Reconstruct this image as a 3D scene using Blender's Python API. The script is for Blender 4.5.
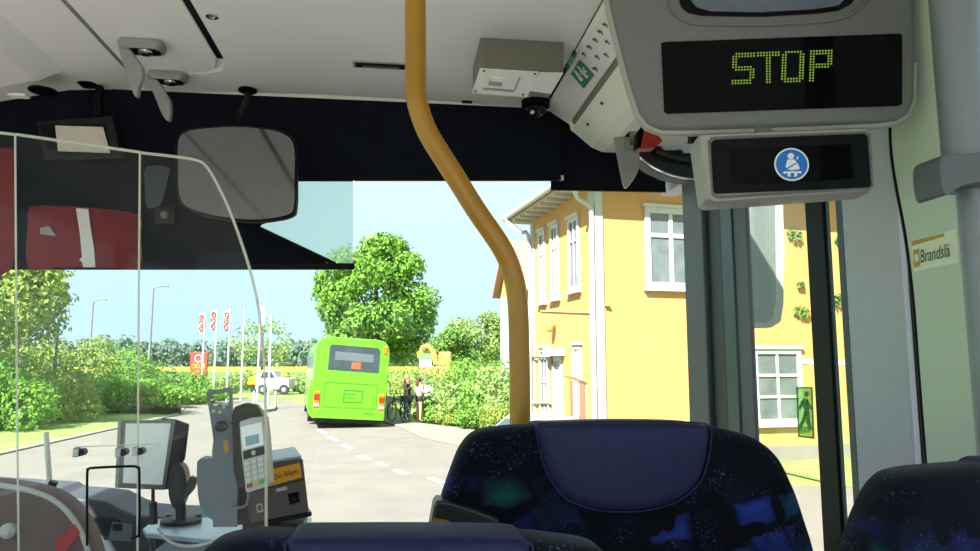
import bpy, bmesh, math, random
from mathutils import Vector as V, Matrix
random.seed(7)
for o in list(bpy.data.objects): bpy.data.objects.remove(o, do_unlink=True)
S = bpy.context.scene
COL = S.collection
# ------------------------------------------------------------------ camera
F = 720.0; TH = math.radians(7.12); YW = math.radians(7.13); H = 2.1
CAM = V((0, 0, H))
cd = bpy.data.cameras.new('camera'); cam = bpy.data.objects.new('camera', cd); COL.objects.link(cam)
cd.sensor_width = 36.0; cd.lens = 36.0 * F / 980.0; cd.clip_start = .02; cd.clip_end = 2000
cam.location = CAM; cam.rotation_euler = (math.pi / 2 + TH, 0, -YW)
S.camera = cam
# ------------------------------------------------------------------ light
vs = S.view_settings
S.display_settings.display_device = 'sRGB'
vs.view_transform = 'Standard'; vs.look = 'None'; vs.gamma = 1.0; vs.use_curve_mapping = False
vs.exposure = 0.0
def lin(c):
    return tuple(((x / 255) / 12.92 if x / 255 <= .04045 else ((x / 255 + .055) / 1.055) ** 2.4) for x in c)
W = bpy.data.worlds.new('sky'); S.world = W; W.use_nodes = True
nt = W.node_tree; nt.nodes.clear()
wo = nt.nodes.new('ShaderNodeOutputWorld'); bg = nt.nodes.new('ShaderNodeBackground')
tc = nt.nodes.new('ShaderNodeTexCoord'); sx = nt.nodes.new('ShaderNodeSeparateXYZ'); cr = nt.nodes.new('ShaderNodeValToRGB')
nt.links.new(tc.outputs['Generated'], sx.inputs[0]); nt.links.new(sx.outputs['Z'], cr.inputs[0])
cr.color_ramp.elements[0].position = 0.0; cr.color_ramp.elements[0].color = (*lin((190, 222, 240)), 1)
cr.color_ramp.elements[1].position = 0.35; cr.color_ramp.elements[1].color = (*lin((212, 236, 246)), 1)
nt.links.new(cr.outputs[0], bg.inputs[0]); bg.inputs[1].default_value = 1.42
nt.links.new(bg.outputs[0], wo.inputs[0])
sd = bpy.data.lights.new('sun', 'SUN'); sun = bpy.data.objects.new('sun', sd); COL.objects.link(sun)
sd.energy = 22.0; sd.angle = math.radians(.6); sd.color = (1, .965, .905)
SUN = V((-.42, -.58, .70)).normalized()
sun.rotation_euler = SUN.to_track_quat('Z', 'Y').to_euler(); sun.location = (-10, -10, 20)
# ------------------------------------------------------------------ pixels to rays
def ray(px, py):
    x = (px - 490) / F; v = (275.5 - py) / F
    f = math.cos(TH) - v * math.sin(TH); z = math.sin(TH) + v * math.cos(TH)
    return V((x * math.cos(YW) + f * math.sin(YW), f * math.cos(YW) - x * math.sin(YW), z))
def AZ(px, py, Z=0.0): d = ray(px, py); return CAM + d * ((Z - H) / d.z)
def AX(px, py, X): d = ray(px, py); return CAM + d * (X / d.x)
def AY(px, py, Y): d = ray(px, py); return CAM + d * (Y / d.y)
def AP(px, py, p, n): d = ray(px, py); return CAM + d * ((V(p) - CAM).dot(n) / d.dot(n))
CF = V((math.sin(YW), math.cos(YW), 0)); CR = V((math.cos(YW), -math.sin(YW), 0)); UP = V((0, 0, 1))
# ------------------------------------------------------------------ materials
def mat(name, c, rough=.5, metal=0., var=.06, scale=30., bump=0., emit=None, es=0., spec=.5, coat=0., lin_=False):
    m = bpy.data.materials.new(name); m.use_nodes = True; n = m.node_tree; p = n.nodes['Principled BSDF']
    base = c if lin_ else lin(c)
    p.inputs['Roughness'].default_value = rough; p.inputs['Metallic'].default_value = metal
    p.inputs['Specular IOR Level'].default_value = spec; p.inputs['Coat Weight'].default_value = coat
    t = n.nodes.new('ShaderNodeTexCoord'); ns = n.nodes.new('ShaderNodeTexNoise'); ns.inputs['Scale'].default_value = scale
    ns.inputs['Detail'].default_value = 4
    n.links.new(t.outputs['Object'], ns.inputs['Vector'])
    r = n.nodes.new('ShaderNodeValToRGB'); n.links.new(ns.outputs['Fac'], r.inputs[0])
    r.color_ramp.elements[0].position = .3; r.color_ramp.elements[1].position = .7
    r.color_ramp.elements[0].color = (*[x * (1 - var) for x in base], 1)
    r.color_ramp.elements[1].color = (*[min(1, x * (1 + var)) for x in base], 1)
    n.links.new(r.outputs[0], p.inputs['Base Color'])
    if bump:
        b = n.nodes.new('ShaderNodeBump'); b.inputs['Strength'].default_value = bump; b.inputs['Distance'].default_value = .002
        n.links.new(ns.outputs['Fac'], b.inputs['Height']); n.links.new(b.outputs[0], p.inputs['Normal'])
    if emit:
        p.inputs['Emission Color'].default_value = (*lin(emit), 1); p.inputs['Emission Strength'].default_value = es
    return m
def glass(name, tint=(1, 1, 1), refl=.06, rough=.0, haze=0., hazec=(1, 1, 1)):
    m = bpy.data.materials.new(name); m.use_nodes = True; n = m.node_tree; n.nodes.clear()
    o = n.nodes.new('ShaderNodeOutputMaterial'); tr = n.nodes.new('ShaderNodeBsdfTransparent'); gl = n.nodes.new('ShaderNodeBsdfGlossy')
    tr.inputs[0].default_value = (*tint, 1); gl.inputs['Roughness'].default_value = rough
    lw = n.nodes.new('ShaderNodeLayerWeight'); pw = n.nodes.new('ShaderNodeMath'); pw.operation = 'POWER'; pw.inputs[1].default_value = 5
    n.links.new(lw.outputs['Facing'], pw.inputs[0]); fr = n.nodes.new('ShaderNodeMapRange'); n.links.new(pw.outputs[0], fr.inputs[0])
    lw.inputs['Blend'].default_value = .5; fr.inputs[3].default_value = refl * .4; fr.inputs[4].default_value = .6
    mx = n.nodes.new('ShaderNodeMixShader'); n.links.new(fr.outputs[0], mx.inputs[0])
    n.links.new(tr.outputs[0], mx.inputs[1]); n.links.new(gl.outputs[0], mx.inputs[2])
    last = mx
    if haze:
        df = n.nodes.new('ShaderNodeBsdfDiffuse'); df.inputs[0].default_value = (*hazec, 1)
        tl = n.nodes.new('ShaderNodeBsdfTranslucent'); tl.inputs[0].default_value = (*hazec, 1)
        ad = n.nodes.new('ShaderNodeMixShader'); n.links.new(df.outputs[0], ad.inputs[1]); n.links.new(tl.outputs[0], ad.inputs[2])
        m2 = n.nodes.new('ShaderNodeMixShader'); m2.inputs[0].default_value = haze
        n.links.new(mx.outputs[0], m2.inputs[1]); n.links.new(ad.outputs[0], m2.inputs[2]); last = m2
    n.links.new(last.outputs[0], o.inputs[0])
    return m
def leafmat(name, c1, c2, trans=.35):
    m = bpy.data.materials.new(name); m.use_nodes = True; n = m.node_tree; n.nodes.clear()
    o = n.nodes.new('ShaderNodeOutputMaterial'); g = n.nodes.new('ShaderNodeNewGeometry'); r = n.nodes.new('ShaderNodeValToRGB')
    n.links.new(g.outputs['Random Per Island'], r.inputs[0])
    r.color_ramp.elements[0].color = (*lin(c1), 1); r.color_ramp.elements[1].color = (*lin(c2), 1)
    d = n.nodes.new('ShaderNodeBsdfDiffuse'); t = n.nodes.new('ShaderNodeBsdfTranslucent'); mx = n.nodes.new('ShaderNodeMixShader')
    mx.inputs[0].default_value = trans
    n.links.new(r.outputs[0], d.inputs[0]); n.links.new(r.outputs[0], t.inputs[0])
    n.links.new(d.outputs[0], mx.inputs[1]); n.links.new(t.outputs[0], mx.inputs[2]); n.links.new(mx.outputs[0], o.inputs[0])
    return m
def fabric(name):
    m = bpy.data.materials.new(name); m.use_nodes = True; n = m.node_tree; p = n.nodes['Principled BSDF']
    p.inputs['Roughness'].default_value = .9; p.inputs['Specular IOR Level'].default_value = .1; p.inputs['Sheen Weight'].default_value = .08
    t = n.nodes.new('ShaderNodeTexCoord')
    def noise(sc, det=3):
        q = n.nodes.new('ShaderNodeTexNoise'); q.inputs['Scale'].default_value = sc; q.inputs['Detail'].default_value = det
        n.links.new(t.outputs['Object'], q.inputs['Vector']); return q
    def ramp(src, a, b, c0=(0, 0, 0, 1), c1=(1, 1, 1, 1)):
        q = n.nodes.new('ShaderNodeValToRGB'); q.color_ramp.elements[0].position = a; q.color_ramp.elements[1].position = b
        q.color_ramp.elements[0].color = c0; q.color_ramp.elements[1].color = c1; n.links.new(src, q.inputs[0]); return q
    def mix(fac, a, b):
        q = n.nodes.new('ShaderNodeMixRGB'); n.links.new(fac, q.inputs[0])
        for s, i in ((a, 1), (b, 2)):
            if isinstance(s, tuple): q.inputs[i].default_value = s
            else: n.links.new(s, q.inputs[i])
        return q
    mp = n.nodes.new('ShaderNodeMapping'); mp.inputs['Rotation'].default_value = (0, .25, 0); mp.inputs['Scale'].default_value = (15, 15, 27)
    nd = noise(9); ad = n.nodes.new('ShaderNodeMixRGB'); ad.inputs[0].default_value = .06
    n.links.new(t.outputs['Object'], ad.inputs[1]); n.links.new(nd.outputs['Color'], ad.inputs[2]); n.links.new(ad.outputs[0], mp.inputs[0])
    vo = n.nodes.new('ShaderNodeTexVoronoi'); vo.distance = 'CHEBYCHEV'; vo.inputs['Scale'].default_value = 1.0; vo.inputs['Randomness'].default_value = .6
    n.links.new(mp.outputs[0], vo.inputs['Vector'])
    sep = n.nodes.new('ShaderNodeSeparateColor'); n.links.new(vo.outputs['Color'], sep.inputs[0])
    pick = ramp(sep.outputs[0], .46, .64)
    hue = ramp(sep.outputs[1], .45, .75, (*lin((46, 70, 172)), 1), (*lin((28, 88, 92)), 1))
    lowz = n.nodes.new('ShaderNodeSeparateXYZ'); n.links.new(t.outputs['Object'], lowz.inputs[0])
    band = n.nodes.new('ShaderNodeMapRange'); band.inputs[1].default_value = 1.05; band.inputs[2].default_value = .995
    n.links.new(lowz.outputs[2], band.inputs[0])
    pm = n.nodes.new('ShaderNodeMath'); pm.operation = 'MULTIPLY'; n.links.new(pick.outputs[0], pm.inputs[0]); n.links.new(band.outputs[0], pm.inputs[1])
    edge = ramp(vo.outputs['Distance'], .16, .52, (1, 1, 1, 1), (0, 0, 0, 1))
    pm2 = n.nodes.new('ShaderNodeMath'); pm2.operation = 'MULTIPLY'; n.links.new(pm.outputs[0], pm2.inputs[0]); n.links.new(edge.outputs[0], pm2.inputs[1])
    c = mix(pm2.outputs[0], (*lin((9, 10, 24)), 1), hue.outputs[0])
    sp = ramp(noise(300, 3).outputs['Fac'], .60, .70); zone = ramp(noise(22, 3).outputs['Fac'], .46, .62)
    sm = n.nodes.new('ShaderNodeMath'); sm.operation = 'MULTIPLY'; n.links.new(sp.outputs[0], sm.inputs[0]); n.links.new(zone.outputs[0], sm.inputs[1])
    c2 = mix(sm.outputs[0], c.outputs[0], (*lin((70, 90, 140)), 1))
    n.links.new(c2.outputs[0], p.inputs['Base Color'])
    b = n.nodes.new('ShaderNodeBump'); b.inputs['Strength'].default_value = .5; b.inputs['Distance'].default_value = .001
    n.links.new(noise(600, 1).outputs['Fac'], b.inputs['Height']); n.links.new(b.outputs[0], p.inputs['Normal'])
    return m
M = {}
def mm(k, *a, **kw): M[k] = mat(k, *a, **kw)
mm('ceiling', (243, 240, 234), .6, var=.02, scale=3); mm('cove', (244, 241, 232), .55, var=.02, scale=4)
mm('warmgrey', (168, 164, 154), .55, var=.03); mm('midgrey', (128, 128, 124), .55, var=.03); mm('hookgrey', (150, 148, 144), .45, var=.03)
mm('dispgrey', (110, 109, 110), .6, var=.03, scale=80); mm('disprim', (160, 157, 150), .5, var=.02); mm('black', (8, 9, 11), .45, spec=.15); mm('softblack', (18, 19, 22), .4, spec=.35)
mm('blind', (22, 25, 36), .85, var=.15, scale=12, spec=.06); mm('screen', (9, 9, 14), .08, var=.02, spec=.1); mm('yellow', (168, 116, 4), .38, var=.05, scale=14, coat=.3)
mm('navy', (36, 40, 76), .6, var=.12, scale=160, bump=.3, spec=.25); mm('shell', (38, 42, 42), .35, var=.05); mm('rubber', (22, 22, 24), .7)
mm('led', (110, 140, 40), .5, emit=(150, 185, 60), es=.55); mm('boxwhite', (252, 250, 244), .5, var=.02); mm('shadegrey', (122, 118, 108), .55, var=.03)  # ceiling box: lit underside and shaded side get separate colours
mm('green', (30, 140, 84), .5, var=.04); mm('white', (238, 238, 236), .5, var=.02); mm('blue', (30, 112, 205), .4, var=.02)
mm('red', (168, 46, 42), .45, var=.05); mm('redreflect', (124, 30, 38), .85, var=.12, scale=18, bump=.4); mm('whitereflect', (225, 222, 222), .85, var=.05)  # last two colours paint the reflection in the driver screen
mm('pillar', (84, 89, 93), .5, var=.04); mm('pillardark', (30, 33, 37), .45); mm('pillarteal', (44, 66, 72), .35); mm('panelwhite', (184, 186, 200), .5, var=.02)
mm('palegreen', (196, 210, 192), .35, var=.03, scale=3); mm('railgrey', (128, 132, 140), .4, var=.03, metal=.3); mm('steel', (165, 168, 172), .3, metal=.9, var=.03)
mm('orange', (243, 168, 34), .5, var=.03); mm('brownbox', (98, 86, 84), .5, var=.05); mm('deskblue', (168, 190, 200), .25, var=.03)
mm('console', (60, 68, 78), .55, var=.05); mm('plategrey', (108, 120, 132), .5, var=.04); mm('padgrey', (196, 196, 194), .45, var=.03); mm('lcd', (226, 226, 232), .2, emit=(220, 222, 232), es=.25)
mm('tablet', (214, 222, 222), .15, emit=(214, 224, 224), es=.35); mm('dash', (62, 68, 76), .6, var=.1, scale=20); mm('keywhite', (226, 226, 222), .5); mm('keygreen', (60, 160, 90), .5); mm('keyyellow', (226, 190, 50), .5)
mm('driverseat', (104, 86, 84), .7, var=.08); mm('sticker', (226, 232, 208), .4, var=.05); mm('gold', (190, 150, 60), .5); mm('textdark', (60, 66, 52), .6)
mm('mirrorglass', (118, 122, 122), .06, metal=1.0, var=.03); mm('chrome', (215, 217, 218), .12, metal=1.0)
mm('floor', (120, 122, 126), .6, var=.1, scale=60)
mm('stickergreen', (70, 150, 60), .5, var=.05); mm('stickerlight', (168, 214, 130), .5, var=.05)
M['windscreen'] = glass('windscreen', (.97, .99, .985), .05)
M['doorglass'] = glass('doorglass', (.95, .97, .94), .05, haze=.02, hazec=(.9, .95, .85))
M['acrylic'] = glass('acrylic', (.975, .985, .98), .03, haze=.005, hazec=(.85, .9, .9))
M['acryledge'] = glass('acryledge', (.9, .93, .92), .05, haze=.6, hazec=(.92, .92, .86))
M['mesh'] = glass('mesh', (.88, .97, .96), .02, haze=.3, hazec=(.86, .95, .93))
M['fabric'] = fabric('fabric')
M['stickerlight'] = glass('stickerfilm', (.55, .82, .42), .02, haze=.35, hazec=(.5, .8, .35))
# outdoors
mm('asphalt', (108, 103, 96), .9, var=.10, scale=1.2, bump=.2); mm('paving', (122, 116, 106), .9, var=.08, scale=3); mm('roadwhite', (200, 196, 186), .8, var=.1)
mm('grass', (112, 138, 64), .95, var=.25, scale=1.5); mm('field', (206, 180, 24), .9, var=.1, scale=.3); mm('meadow', (84, 108, 40), .95, var=.2, scale=.2)
mm('ochre', (182, 134, 78), .85, var=.03, scale=2.0); mm('wtrim', (172, 170, 164), .7, var=.03); mm('winglass', (92, 100, 100), .08, var=.25, scale=2.5)
mm('curtain', (150, 148, 140), .8); mm('rooftile', (164, 120, 100), .85, var=.12, scale=8); mm('soffit', (170, 150, 110), .8)
mm('signred', (170, 44, 26), .6); mm('postred', (150, 92, 62), .8, var=.08); mm('woodroof', (110, 96, 58), .8, var=.15)
mm('busgreen', (86, 164, 18), .3, var=.03, scale=1, coat=.4); mm('busgreendark', (58, 128, 8), .4); mm('busglass', (52, 62, 66), .08, var=.2, scale=1.5); mm('buswin', (120, 140, 138), .12, var=.2, scale=1.5)
mm('amber', (200, 110, 10), .4); mm('taillight', (150, 30, 10), .35); mm('plate', (180, 180, 175), .5); mm('tyre', (28, 28, 30), .8); mm('ledorange', (180, 70, 40), .5, emit=(230, 110, 60), es=.3)
mm('galv', (112, 116, 118), .6); mm('polewhite', (176, 178, 178), .5); mm('flagwhite', (190, 186, 182), .8); mm('flagred', (170, 40, 30), .8)
mm('skin', (190, 146, 120), .6); mm('hair', (70, 46, 28), .7); mm('hairblond', (150, 110, 60), .7); mm('topblack', (30, 28, 30), .8); mm('jeans', (62, 84, 104), .85); mm('topcream', (160, 150, 132), .85)
mm('digorange', (190, 136, 66), .6); mm('digyellow', (200, 160, 10), .6); mm('vanwhite', (180, 178, 172), .5); mm('bark', (74, 62, 48), .9, var=.2, scale=8)
mm('lampbulb', (180, 150, 70), .5); mm('carwhite', (134, 140, 142), .3)
M['leaf'] = leafmat('leaf', (86, 130, 48), (134, 174, 80)); M['leafyellow'] = leafmat('leafyellow', (116, 138, 58), (160, 176, 94)); M['leafdark'] = leafmat('leafdark', (84, 120, 60), (124, 154, 84))
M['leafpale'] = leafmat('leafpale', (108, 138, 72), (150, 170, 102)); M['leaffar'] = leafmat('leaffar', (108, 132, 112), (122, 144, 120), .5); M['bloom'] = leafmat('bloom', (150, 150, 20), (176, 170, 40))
# ------------------------------------------------------------------ mesh building
OFF = {}
def link(o): COL.objects.link(o); return o
def tag(o, label=None, cat=None, group=None, kind=None):
    if label: o['label'] = label
    if cat: o['category'] = cat
    if group: o['group'] = group
    if kind: o['kind'] = kind
    return o
def thing(name, label, cat, loc, group=None, rot=(0, 0, 0), kind=None):
    o = bpy.data.objects.new(name, None); link(o); o.location = V(loc); o.rotation_euler = rot; o.empty_display_size = .05
    OFF[o.name] = V(loc); return tag(o, label, cat, group, kind)
class MB:
    def __init__(s): s.v = []; s.f = []
    def add(s, v, f):
        k = len(s.v); s.v += [V(p) for p in v]; s.f += [tuple(i + k for i in q) for q in f]; return s
    def box(s, c, d, Mx=None):
        c = V(c); pts = []
        for x in (-.5, .5):
            for y in (-.5, .5):
                for z in (-.5, .5):
                    p = V((x * d[0], y * d[1], z * d[2])); p = Mx @ p if Mx is not None else p; pts.append(c + p)
        return s.add(pts, [(0, 1, 3, 2), (4, 6, 7, 5), (0, 4, 5, 1), (2, 3, 7, 6), (0, 2, 6, 4), (1, 5, 7, 3)])
    def bb(s, a, b):
        a = V(a); b = V(b); return s.box((a + b) / 2, [abs(x) for x in (b - a)])
    def prism(s, poly, vec):
        n = len(poly); vec = V(vec); a = [V(p) for p in poly]
        return s.add(a + [p + vec for p in a], [tuple(range(n))[::-1], tuple(range(n, 2 * n))] + [(i, (i + 1) % n, n + (i + 1) % n, n + i) for i in range(n)])
    def frame(s, outer, inner, vec):
        n = len(outer); vec = V(vec); v = [V(p) for p in outer] + [V(p) for p in inner]; v = v + [p + vec for p in v]; f = []
        for i in range(n):
            j = (i + 1) % n
            f += [(i, j, n + j, n + i), (2 * n + i, 3 * n + i, 3 * n + j, 2 * n + j), (i, 2 * n + i, 2 * n + j, j), (n + i, n + j, 3 * n + j, 3 * n + i)]
        return s.add(v, f)
    def tube(s, path, r, n=10, closed=False, caps=True):
        path = [V(p) for p in path]; m = len(path); rs = r if isinstance(r, (list, tuple)) else [r] * m; v = []; f = []; u = None
        for i, p in enumerate(path):
            if closed: t = path[(i + 1) % m] - path[i - 1]
            else: t = path[min(i + 1, m - 1)] - path[max(i - 1, 0)]
            t.normalize()
            if u is None: u = t.cross(V((0, 0, 1)) if abs(t.z) < .9 else V((1, 0, 0))).normalized()
            else: u = (u - t * u.dot(t)).normalized()
            w = t.cross(u)
            for k in range(n): a = 2 * math.pi * k / n; v.append(p + (u * math.cos(a) + w * math.sin(a)) * rs[i])
        for i in range(m if closed else m - 1):
            for k in range(n):
                a = i * n + k; b = i * n + (k + 1) % n; j = (i + 1) % m; f.append((a, b, j * n + (k + 1) % n, j * n + k))
        if caps and not closed: f += [tuple(range(n))[::-1], tuple(range((m - 1) * n, m * n))]
        return s.add(v, f)
    def cyl(s, a, b, r, r2=None, n=16): return s.tube([a, b], [r, r if r2 is None else r2], n)
    def ball(s, c, r, n=12, sc=(1, 1, 1)):
        c = V(c); v = []; f = []
        for i in range(n // 2 + 1):
            t = math.pi * i / (n // 2)
            for k in range(n):
                a = 2 * math.pi * k / n; v.append(c + V((math.sin(t) * math.cos(a) * r * sc[0], math.sin(t) * math.sin(a) * r * sc[1], math.cos(t) * r * sc[2])))
        for i in range(n // 2):
            for k in range(n): f.append((i * n + k, i * n + (k + 1) % n, (i + 1) * n + (k + 1) % n, (i + 1) * n + k))
        return s.add(v, f)
    def pillow(s, outline, layers, axis=V((0, 1, 0)), flat=True):
        """outline: closed 3D polygon; layers: (scale towards centroid, offset along axis)"""
        o = [V(p) for p in outline]; n = len(o); c = sum(o, V()) / n; v = []; f = []
        size = max((p - c).length for p in o)
        for ins, off in layers:
            for p in o:
                d = p - c; v.append(c + d * max(0, 1 - ins / max(d.length, .001)) + axis * off)
        for i in range(len(layers) - 1):
            for k in range(n): f.append((i * n + k, i * n + (k + 1) % n, (i + 1) * n + (k + 1) % n, (i + 1) * n + k))
        f += [tuple(range(n))[::-1], tuple(range((len(layers) - 1) * n, len(layers) * n))]
        return s.add(v, f)
    def lathe(s, prof, c, axis=V((0, 0, 1)), n=20):
        c = V(c); axis = V(axis).normalized(); u = axis.cross(V((1, 0, 0)) if abs(axis.x) < .9 else V((0, 1, 0))).normalized(); w = axis.cross(u); v = []; f = []
        for r, h in prof:
            for k in range(n): a = 2 * math.pi * k / n; v.append(c + axis * h + (u * math.cos(a) + w * math.sin(a)) * r)
        for i in range(len(prof) - 1):
            for k in range(n): f.append((i * n + k, i * n + (k + 1) % n, (i + 1) * n + (k + 1) % n, (i + 1) * n + k))
        f += [tuple(range(n))[::-1], tuple(range((len(prof) - 1) * n, len(prof) * n))]
        return s.add(v, f)
    def build(s, name, m, parent=None, smooth=False, bevel=0., local=False, seg=2, fix=True):
        me = bpy.data.meshes.new(name)
        if parent is not None: off = V((0, 0, 0)) if local else OFF[parent.name]
        else:
            lo = V([min(p[i] for p in s.v) for i in range(3)]); hi = V([max(p[i] for p in s.v) for i in range(3)])
            off = V(((lo.x + hi.x) / 2, (lo.y + hi.y) / 2, lo.z))
        me.from_pydata([tuple(p - off) for p in s.v], [], s.f); me.validate()
        if fix or bevel:
            b = bmesh.new(); b.from_mesh(me); bmesh.ops.remove_doubles(b, verts=b.verts, dist=1e-6)
            bmesh.ops.recalc_face_normals(b, faces=b.faces)
            if bevel: bmesh.ops.bevel(b, geom=[e for e in b.edges if len(e.link_faces) == 2 and e.calc_face_angle() > .5], offset=bevel, segments=seg, profile=.5, affect='EDGES', clamp_overlap=True)
            b.to_mesh(me); b.free()
        o = bpy.data.objects.new(name, me); link(o); me.materials.append(M[m] if isinstance(m, str) else m)
        if smooth:
            for p in me.polygons: p.use_smooth = True
            if hasattr(me, 'set_sharp_from_angle'): me.set_sharp_from_angle(angle=math.radians(40 if smooth is True else smooth))
        if parent is not None: o.parent = parent; OFF[o.name] = off
        else: o.location = off; OFF[o.name] = off
        return o
def one(mb, name, m, label, cat, group=None, **k): return tag(mb.build(name, m, **k), label, cat, group)
def struct(mb, name, m, label=None, **k):
    o = mb.build(name, m, **k); o['kind'] = 'structure'
    if label: o['label'] = label
    return o
def slab(pix, fn, vec): return MB().prism([fn(*p) for p in pix], vec)
def smoothpoly(pts, k=4):
    """closed Catmull-Rom through points"""
    n = len(pts); out = []
    for i in range(n):
        p0, p1, p2, p3 = (V(pts[(i + d) % n]) for d in (-1, 0, 1, 2))
        for j in range(k):
            t = j / k; out.append(.5 * ((2 * p1) + (p2 - p0) * t + (2 * p0 - 5 * p1 + 4 * p2 - p3) * t * t + (3 * p1 - p0 - 3 * p2 + p3) * t ** 3))
    return out
def smoothpath(pts, k=5):
    n = len(pts); out = []
    for i in range(n - 1):
        p0 = V(pts[max(i - 1, 0)]); p1 = V(pts[i]); p2 = V(pts[i + 1]); p3 = V(pts[min(i + 2, n - 1)])
        for j in range(k):
            t = j / k; out.append(.5 * ((2 * p1) + (p2 - p0) * t + (2 * p0 - 5 * p1 + 4 * p2 - p3) * t * t + (3 * p1 - p0 - 3 * p2 + p3) * t ** 3))
    out.append(V(pts[-1])); return out
def rrect(w, h, r, k=4):
    out = []
    for cx, cy, a0 in ((w / 2 - r, h / 2 - r, 0), (-w / 2 + r, h / 2 - r, 90), (-w / 2 + r, -h / 2 + r, 180), (w / 2 - r, -h / 2 + r, 270)):
        for j in range(k + 1): a = math.radians(a0 + 90 * j / k); out.append((cx + r * math.cos(a), cy + r * math.sin(a)))
    return out
def text(name, s, m, parent, origin, right, up, height, depth=.0006, width=None, local=False):
    """flat lettering laid on a surface, left end at origin"""
    cu = bpy.data.curves.new(name, 'FONT'); cu.body = s; cu.size = 1; cu.extrude = 0; t = bpy.data.objects.new(name, cu)
    COL.objects.link(t); dg = bpy.context.evaluated_depsgraph_get(); me = bpy.data.meshes.new_from_object(t.evaluated_get(dg))
    bpy.data.objects.remove(t, do_unlink=True)
    xs = [v.co.x for v in me.vertices]; ys = [v.co.y for v in me.vertices]
    w0 = max(xs) - min(xs); h0 = max(ys) - min(ys); sy = height / h0; sxx = (width / w0) if width else sy
    right = V(right).normalized(); up = V(up).normalized(); nrm = right.cross(up)
    mb = MB(); mb.add([V(origin) + right * ((v.co.x - min(xs)) * sxx) + up * ((v.co.y - min(ys)) * sy) + nrm * depth for v in me.vertices], [tuple(p.vertices) for p in me.polygons])
    bpy.data.meshes.remove(me)
    return mb.build(name, m, parent, local=local, fix=False)
# ================================================================== THE BUS: structure
XR = .95; XL = -1.45; FZ = .9; CZ = 3.0
struct(MB().bb((XL, -2.2, FZ - .06), (XR + .02, 2.6, FZ)), 'floor', 'floor', 'grey speckled bus floor')
struct(MB().bb((XL - .05, -2.2, CZ + .012), (XR + .05, 2.62, CZ + .06)), 'ceiling', 'ceiling', 'pale ceiling of the bus')
ceil = bpy.data.objects['ceiling']
MB().prism([(-.53, -2.2, CZ), (.485, -2.2, CZ), (.485, 2.46, CZ), (.40, 2.42, CZ), (.16, 2.385, CZ), (-.2, 2.375, CZ), (-.538, 2.385, CZ), (-.845, 2.43, CZ), (-.845, 2.25, CZ), (-.62, 2.24, CZ), (-.56, 2.21, CZ), (-.53, 2.13, CZ)], (0, 0, .0125)).build('ceiling_panel', 'ceiling', ceil, bevel=.003)
MB().prism([(-.836, -2.2, CZ), (-.55, -2.2, CZ), (-.55, 2.12, CZ), (-.575, 2.20, CZ), (-.63, 2.232, CZ), (-.836, 2.242, CZ)], (0, 0, .0125)).build('ceiling_panel', 'ceiling', ceil, bevel=.003)
MB().bb((-.5488, -2.2, CZ + .002), (-.5312, 2.12, CZ + .0118)).build('seam_shade', 'softblack', ceil)  # dark strip puts the groove's shade into the colour
MB().bb((-.8505, -2.2, CZ + .003), (-.8372, 2.24, CZ + .0118)).build('seam_shade', 'midgrey', ceil)  # grey strip darkens this groove in place of its own shade
# left drop panel: slopes down towards the driver's side
mb = MB()
for y0, y1 in ((-2.2, 1.9), (1.9, 2.5)):
    mb.prism([(-.852, y0, CZ + .004), (-1.08, y0, CZ - .012), (-1.45, y0, CZ - .10), (-1.45, y0, CZ + .02), (-.852, y0, CZ + .02)], (0, y1 - y0, 0))
mb.build('ceiling_panel', 'ceiling', ceil)
MB().prism([(-1.02, -2.2, CZ - .006), (-1.10, -2.2, CZ - .045), (-1.45, -2.2, CZ - .13), (-1.45, -2.2, CZ - .09), (-1.1, -2.2, CZ - .01)], (0, 4.45, 0)).build('ceiling_ledge', 'ceiling', ceil, bevel=.006)
# cove over the door, cross-section pulled along the bus
sec = [(.497, 3.01), (.497, 2.99), (.515, 2.985), (.578, 2.945), (.584, 2.938), (.586, 2.922), (.600, 2.912), (.660, 2.862), (.70, 2.846), (XR, 2.846), (XR, 3.01)]
struct(MB().prism([(x, 1.2, z) for x, z in sec], (0, 1.2, 0)), 'trim_1', 'cove', 'cream sloping cover panel above the front door', bevel=.003)
cove = bpy.data.objects['trim_1']
ca = V((.515, 0, 2.985)); cb = V((.578, 0, 2.945)); cn = V((-(cb - ca).z, 0, (cb - ca).x)).normalized(); cn = -cn if cn.z > 0 else cn; cu = (ca - cb).normalized()
def CV(px, py): return AP(px, py, ca, cn) + cn * .0012
MB().bb((.4865, 1.2, 2.999), (.4968, 2.30, CZ + .011)).build('seam_shade', 'black', cove)  # black strip added for the shade inside the open ceiling gap
MB().prism([(.5785, 1.2, 2.9430), (.5855, 1.2, 2.9375), (.5875, 1.2, 2.9215), (.5795, 1.2, 2.9270)], (0, 1.14, 0)).build('lip_shade', 'shadegrey', cove)  # grey strip painted as the shadow gap under the lip
# seam line and screws on the lower cover
for px, py in ((602, 103), (588, 124)):
    p = AP(px, py, V((.600, 0, 2.912)), V((.64, 0, .768)))
    MB().lathe([(.006, 0), (.006, .003), (.002, .004)], p, V((-.64, 0, -.768)), 10).build('screw', 'softblack', cove)
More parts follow.
